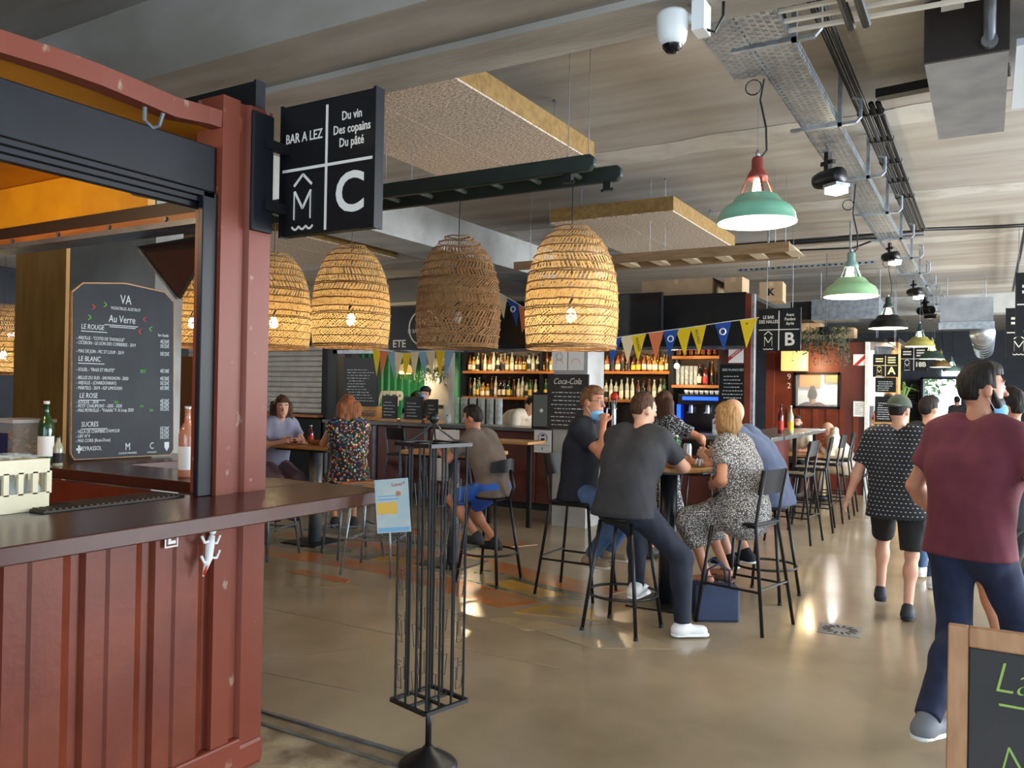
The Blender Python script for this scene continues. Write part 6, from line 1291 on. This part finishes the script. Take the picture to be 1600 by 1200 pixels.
loose_bottle('orange sauce bottle on the stall counter', 'spirit', gl('orange_plastic', srgb(226, 80, 24), .3), LR, CAPW, (-1.45, 15.55, 1.25), 1.2); loose_bottle('red sauce bottle at the left table', 'small', GR, LR, CAPW, (-6.4, 6.62, 1.05), 1.0); loose_bottle('red soda bottle before the floral-dress woman', 'small', GR, LR, CAPR, (-5.9, 6.7, 1.05), .95)
o = link('drink_can', MB().lathe([(.001, 0), (.026, .0), (.033, .012), (.033, .105), (.027, .118), (.001, .116)], 16).mesh('can', mat('pale_can', srgb(206, 202, 190), srgb(150, 170, 190), 30, rough=.3, metal=.4), True), None, (-2.05, 6.29, 1.1)); tag(o, 'pale printed drink can right of the green bottle', 'can'); o.scale = (1, 1, 1.4)
o = link('drink_can', MB().lathe([(.001, 0), (.026, .0), (.033, .012), (.033, .105), (.027, .118), (.001, .116)], 16).mesh('can', mat('red_can', srgb(200, 40, 44), rough=.3, metal=.4), True), None, (-2.36, 6.4, 1.1)); tag(o, 'red drink can on the round high table', 'can')
mk_ = MB(); n = 6
for i in range(n): mk_.add([(-.08+.16*i/n, -.045, .012+.008*(i % 2)), (-.08+.16*(i+1)/n, -.045, .012+.008*((i+1) % 2)), (-.08+.16*(i+1)/n, .045, .004+.006*((i+1) % 2)), (-.08+.16*i/n, .045, .004+.006*(i % 2))], [(0, 1, 2, 3)])
o = mk_.build('face_mask', mat('blue_mask', srgb(120, 180, 222), rough=.8), loc=(-1.93, 6.1, 1.102), rz=.5); tag(o, 'blue face mask lying at the edge of the high table', 'mask')
b = MB(); b.add([(-.16, -.09, 0), (.16, -.09, 0), (.16, .09, 0), (-.16, .09, 0), (-.17, -.07, .27), (.17, -.06, .25), (.16, .06, .26), (-.16, .07, .28)], [(0, 3, 2, 1), (0, 1, 5, 4), (1, 2, 6, 5), (2, 3, 7, 6), (3, 0, 4, 7), (4, 5, 6, 7)])
hb_ = thing('handbag', 'navy blue leather handbag on the floor by the table', 'bag', (-1.72, 5.98, 0), R(30)); b.build('bag_body', mat('navy_leather', srgb(40, 56, 88), srgb(34, 48, 76), 9, rough=.5), hb_, bevel=.02)
for y_ in (-.05, .05): MB().tube([(-.09, y_, .25), (-.08, y_*1.6, .38), (0, y_*1.8, .43), (.08, y_*1.6, .38), (.09, y_, .25)], .008, 6).build('strap', MATS['navy_leather'], hb_, smooth=True)
# food and cups at left table
fd = thing('food_tray', 'wooden tray with a sandwich on the left high table', 'tray', (-6.5, 6.42, 1.05)); MB().box(-.15, .15, -.1, .1, 0, .012).build('tray_board', WOODD, fd); MB().ball((0, 0, .04), .07, 12, sx=1.5, sy=.8, sz=.5).build('sandwich', mat('bread_crust', srgb(196, 140, 80), srgb(160, 104, 54), 12, rough=.8), fd, smooth=True)
bw = MB().lathe([(.05, 0), (.085, .05), (.08, .05), (.045, .008), (.001, .008)], 18).build('bowl', WOODD, loc=(-6.2, 6.5, 1.05), smooth=True); tag(bw, 'round brown bowl on the left high table', 'bowl')
cp = thing('plastic_cup', 'clear plastic cup of juice with straw on the left table', 'cup', (-5.95, 6.5, 1.05)); MB().lathe([(.028, 0), (.04, .12), (.038, .12), (.026, .006), (.001, .006)], 16).build('cup', GLASSC, cp, smooth=True); MB().lathe([(.001, .008), (.026, .008), (.033, .07), (.001, .07)], 14).build('juice', mat('juice', srgb(230, 190, 90), rough=.3), cp, smooth=True); MB().tube([(.01, 0, .02), (.02, .0, .2)], .004, 6).build('straw', PAPER, cp)
# glass rack and tub in the kiosk
gc = thing('glass_crate', 'cream plastic dish rack filled with upturned wine glasses', 'crate', (-2.96, 1.50, 1.196), R(0)); CRM = mat('cream_plastic', srgb(222, 210, 176), srgb(210, 198, 164), 8, rough=.5)
MB().box(-.21, .02, -.25, .22, .0, .02).build('crate_base', CRM, gc); 
for z_, h_ in ((.02, .045), (.135, .05)):
    for bx_ in ((-.21, .02, -.25, -.235), (-.21, .02, .205, .22), (-.21, -.195, -.235, .205), (.005, .02, -.235, .205)): MB().box(*bx_, z_, z_+h_).build('crate_band', CRM, gc)
for k in range(10): MB().box(.005, .02, -.24+.05*k, -.222+.05*k, .06, .14).build('crate_post', CRM, gc); MB().box(-.21, -.195, -.24+.05*k, -.222+.05*k, .06, .14).build('crate_post', CRM, gc)
for k in range(5): MB().box(-.2+.045*k, -.182+.045*k, .205, .22, .06, .14).build('crate_post', CRM, gc)
WG = MB().lathe([(.034, .17), (.033, .168), (.005, .16), (.004, .1), (.02, .085), (.034, .05), (.032, .004), (.03, .004), (.032, .05), (.018, .083)], 14).mesh('wine_glass', GLASSC, True)
for i in range(6):
    for k in range(3): o = link('wine_glass', WG, None, (-3.12+.068*k, 1.32+.072*i, 1.222)); tag(o, 'upturned wine glass in the cream dish rack', 'glass', 'wine glasses in the cream dish rack')
tb = thing('cork_tub', 'clear plastic tub of corks with navy label on the end counter', 'tub', (-5.02, 2.75, 1.2)); MB().box(-.15, .15, -.12, .12, 0, .22).build('tub_wall', mat('cloudy_plastic', srgb(220, 214, 206), rough=.3, alpha=.22), tb); MB().box(-.16, .16, -.13, .13, .22, .24).build('lid', mat('cloudy_lid', srgb(205, 200, 196), rough=.4, alpha=.7), tb); MB().box(-.07, .1, -.123, -.121, .03, .16).build('navy_label', MATS['navy_ink'], tb)
rc = random.Random(3)
for k in range(26): MB().tube([(x_ := rc.uniform(-.12, .1), y_ := rc.uniform(-.09, .09), z_ := .02+.006*k), (x_+.03, y_+rc.uniform(-.02, .02), z_+rc.uniform(-.01, .01))], .011, 7).build('cork', WOOD, tb)
# columns and panels seen through the kiosk
struct(MB().box(-8.35, -7.5, 4.5, 5.2, 0, 3.85).build('pillar_yellow_lit', OCHRE)); struct(MB().box(-6.2, -5.16, 3.75, 3.98, 0, 3.4).build('pillar_grey', CONCL))  # first column is concrete; the yellow light on it is put into its colour
dp = MB().box(-7.0, -6.15, 5.4, 5.46, 0, 1.95).build('brown_screen', mat('brown_panel', srgb(112, 70, 42), rough=.6)); tag(dp, 'brown panel screen behind the kiosk right of the chalkboard', 'screen')
kl = thing('corner_mirror', 'dark angled glass panel hanging from the kiosk end rail', 'panel', (-3.45, 2.62, 2.36)); b = MB(); b.prism([(-.3, 0), (.28, .02), (.02, -.28)], 0, .02, 'y'); b.build('glass_panel', mat('dark_mirror', srgb(40, 30, 26), rough=.08), kl); MB().bar((-.3, -.005, 0), (.02, -.005, -.28), .012).build('panel_trim', GREYM, kl)
fl_ = thing('tube_light', 'white fluorescent tube at the far left', 'lamp', (-11.6, 6.5, 2.35)); MB().tube([(-.6, 0, 0), (.6, 0, 0)], .03, 10).build('tube', glow('tube_glow', (.9, .96, 1, 1), 8), fl_, smooth=True); point('tube_light', (-11.6, 6.5, 2.25), 170, (.95, .97, 1), .3); MB().box(-.65, .65, -.03, .03, .03, .09).build('tube_fitting', WHITE, fl_); MB().tube([(0, 0, .09), (0, 0, 1.5)], .006, 5).build('tube_hanger', GALV, fl_)
# bar-top odds and ends
for i, (x_, lb) in enumerate(((-7.98, 'left'), (-7.12, 'right'))):
    j = thing('preserving_jar', 'glass preserving jar on the bar, ' + lb + ' one', 'jar', (x_, 10.3, 1.152)); MB().lathe([(.045, 0), (.05, .02), (.05, .1), (.04, .12), (.038, .12), (.048, .1), (.046, .01), (.001, .01)], 14).build('jar_glass', GLASSC, j, smooth=True); MB().lathe([(.042, .12), (.042, .135), (.001, .137)], 14).build('lid', GALV, j)
tp = thing('beer_tap', 'chrome beer tap column behind the navy polo man', 'beer tap', (-4.35, 10.2, 1.15)); MB().lathe([(.06, 0), (.04, .03), (.03, .06), (.03, .34), (.035, .38), (.001, .4)], 16).build('tap_column', GALV, tp, smooth=True)
for k in (-.05, .05): MB().tube([(k, -.03, .3), (k, -.12, .3), (k, -.13, .22)], .01, 8).build('spout', GALV, tp); MB().tube([(k, -.06, .31), (k, -.07, .44)], [.008, .014], 8).build('tap_handle', BLACK, tp)
MB().ball((0, 0, .46), .06, 14, sy=.5).build('red_badge', mat('red_plastic', srgb(205, 45, 35), rough=.4), tp, smooth=True); MB().lathe([(.01, .39), (.01, .42)], 8).build('badge_post', GALV, tp)
vs_ = MB().lathe([(.03, 0), (.035, .02), (.035, .2), (.03, .2), (.03, .01), (.001, .01)], 14).build('glass_vase', GLASSC, loc=(-3.0, 10.3, 1.15), smooth=True); tag(vs_, 'tall clear glass on the bar in front of the coffee machine', 'glass')
mg = thing('menu_sheets', 'stack of printed sheets on the bar return end', 'papers', (-2.3, 13.1, 1.15)); MB().box(-.15, .15, -.2, .2, 0, .012).build('sheet_stack', PAPER, mg); MB().box(-.1, .1, -.15, .1, .012, .015).build('blue_print', MATS['blue_ink'], mg)
ob = MB().box(-1.72, -1.5, 15.5, 15.75, 1.25, 1.38).build('orange_crate', mat('orange_plastic_crate', srgb(236, 126, 60), rough=.5), bevel=.01); tag(ob, 'low orange crate on the sauce stall counter', 'crate')
pp = thing('palm_plant', 'spiky green plant beyond the letter A sign', 'plant', (-1.5, 18.3, 1.5)); MB().lathe([(.1, -1.5), (.14, 0)], 14).build('planter', WOOD, pp)
for k in range(16):
    a_ = 2*PI*k/16 + rc.random()*.3; b = MB(); L_ = rc.uniform(.35, .55); P = [Vector((0, 0, 0)), Vector((math.cos(a_)*L_*.4, math.sin(a_)*L_*.4, L_*.9)), Vector((math.cos(a_)*L_, math.sin(a_)*L_, L_*.7))]; s_ = Vector((-math.sin(a_), math.cos(a_), 0))*.02
    b.add([P[0]-s_*.4, P[0]+s_*.4, P[1]+s_, P[1]-s_, P[2]], [(0, 1, 2, 3), (3, 2, 4)]); b.build('leaf', LEAF, pp)
# trees outside the far door
for i, (x_, y_, lb) in enumerate(((-3.2, 44, 'left'), (.2, 46, 'middle'), (3.5, 43, 'right'))):
    tr_ = thing('tree', 'leafy green tree outside the far doorway, ' + lb + ' one', 'tree', (x_, y_, -.02)); MB().tube([(0, 0, 0), (.1, 0, 1.4), (0, 0, 3)], [.18, .13, .08], 8).build('trunk', WOODD, tr_, smooth=True)
    b = MB()
    for k in range(900):
        v_ = Vector((rc.gauss(0, 1), rc.gauss(0, 1), rc.gauss(0, .7))); v_ = v_.normalized()*rc.uniform(.6, 1.9) + Vector((0, 0, 3.2)); d_ = Vector((rc.uniform(-1, 1), rc.uniform(-1, 1), rc.uniform(-1, 1))).normalized()*.2; s_ = d_.cross(Vector((.3, .5, 1))).normalized()*.09; b.add([v_-d_, v_+s_, v_+d_, v_-s_], [(0, 1, 2, 3)])
    b.build('crown', LEAF, tr_, kind='stuff')
flush_texts()
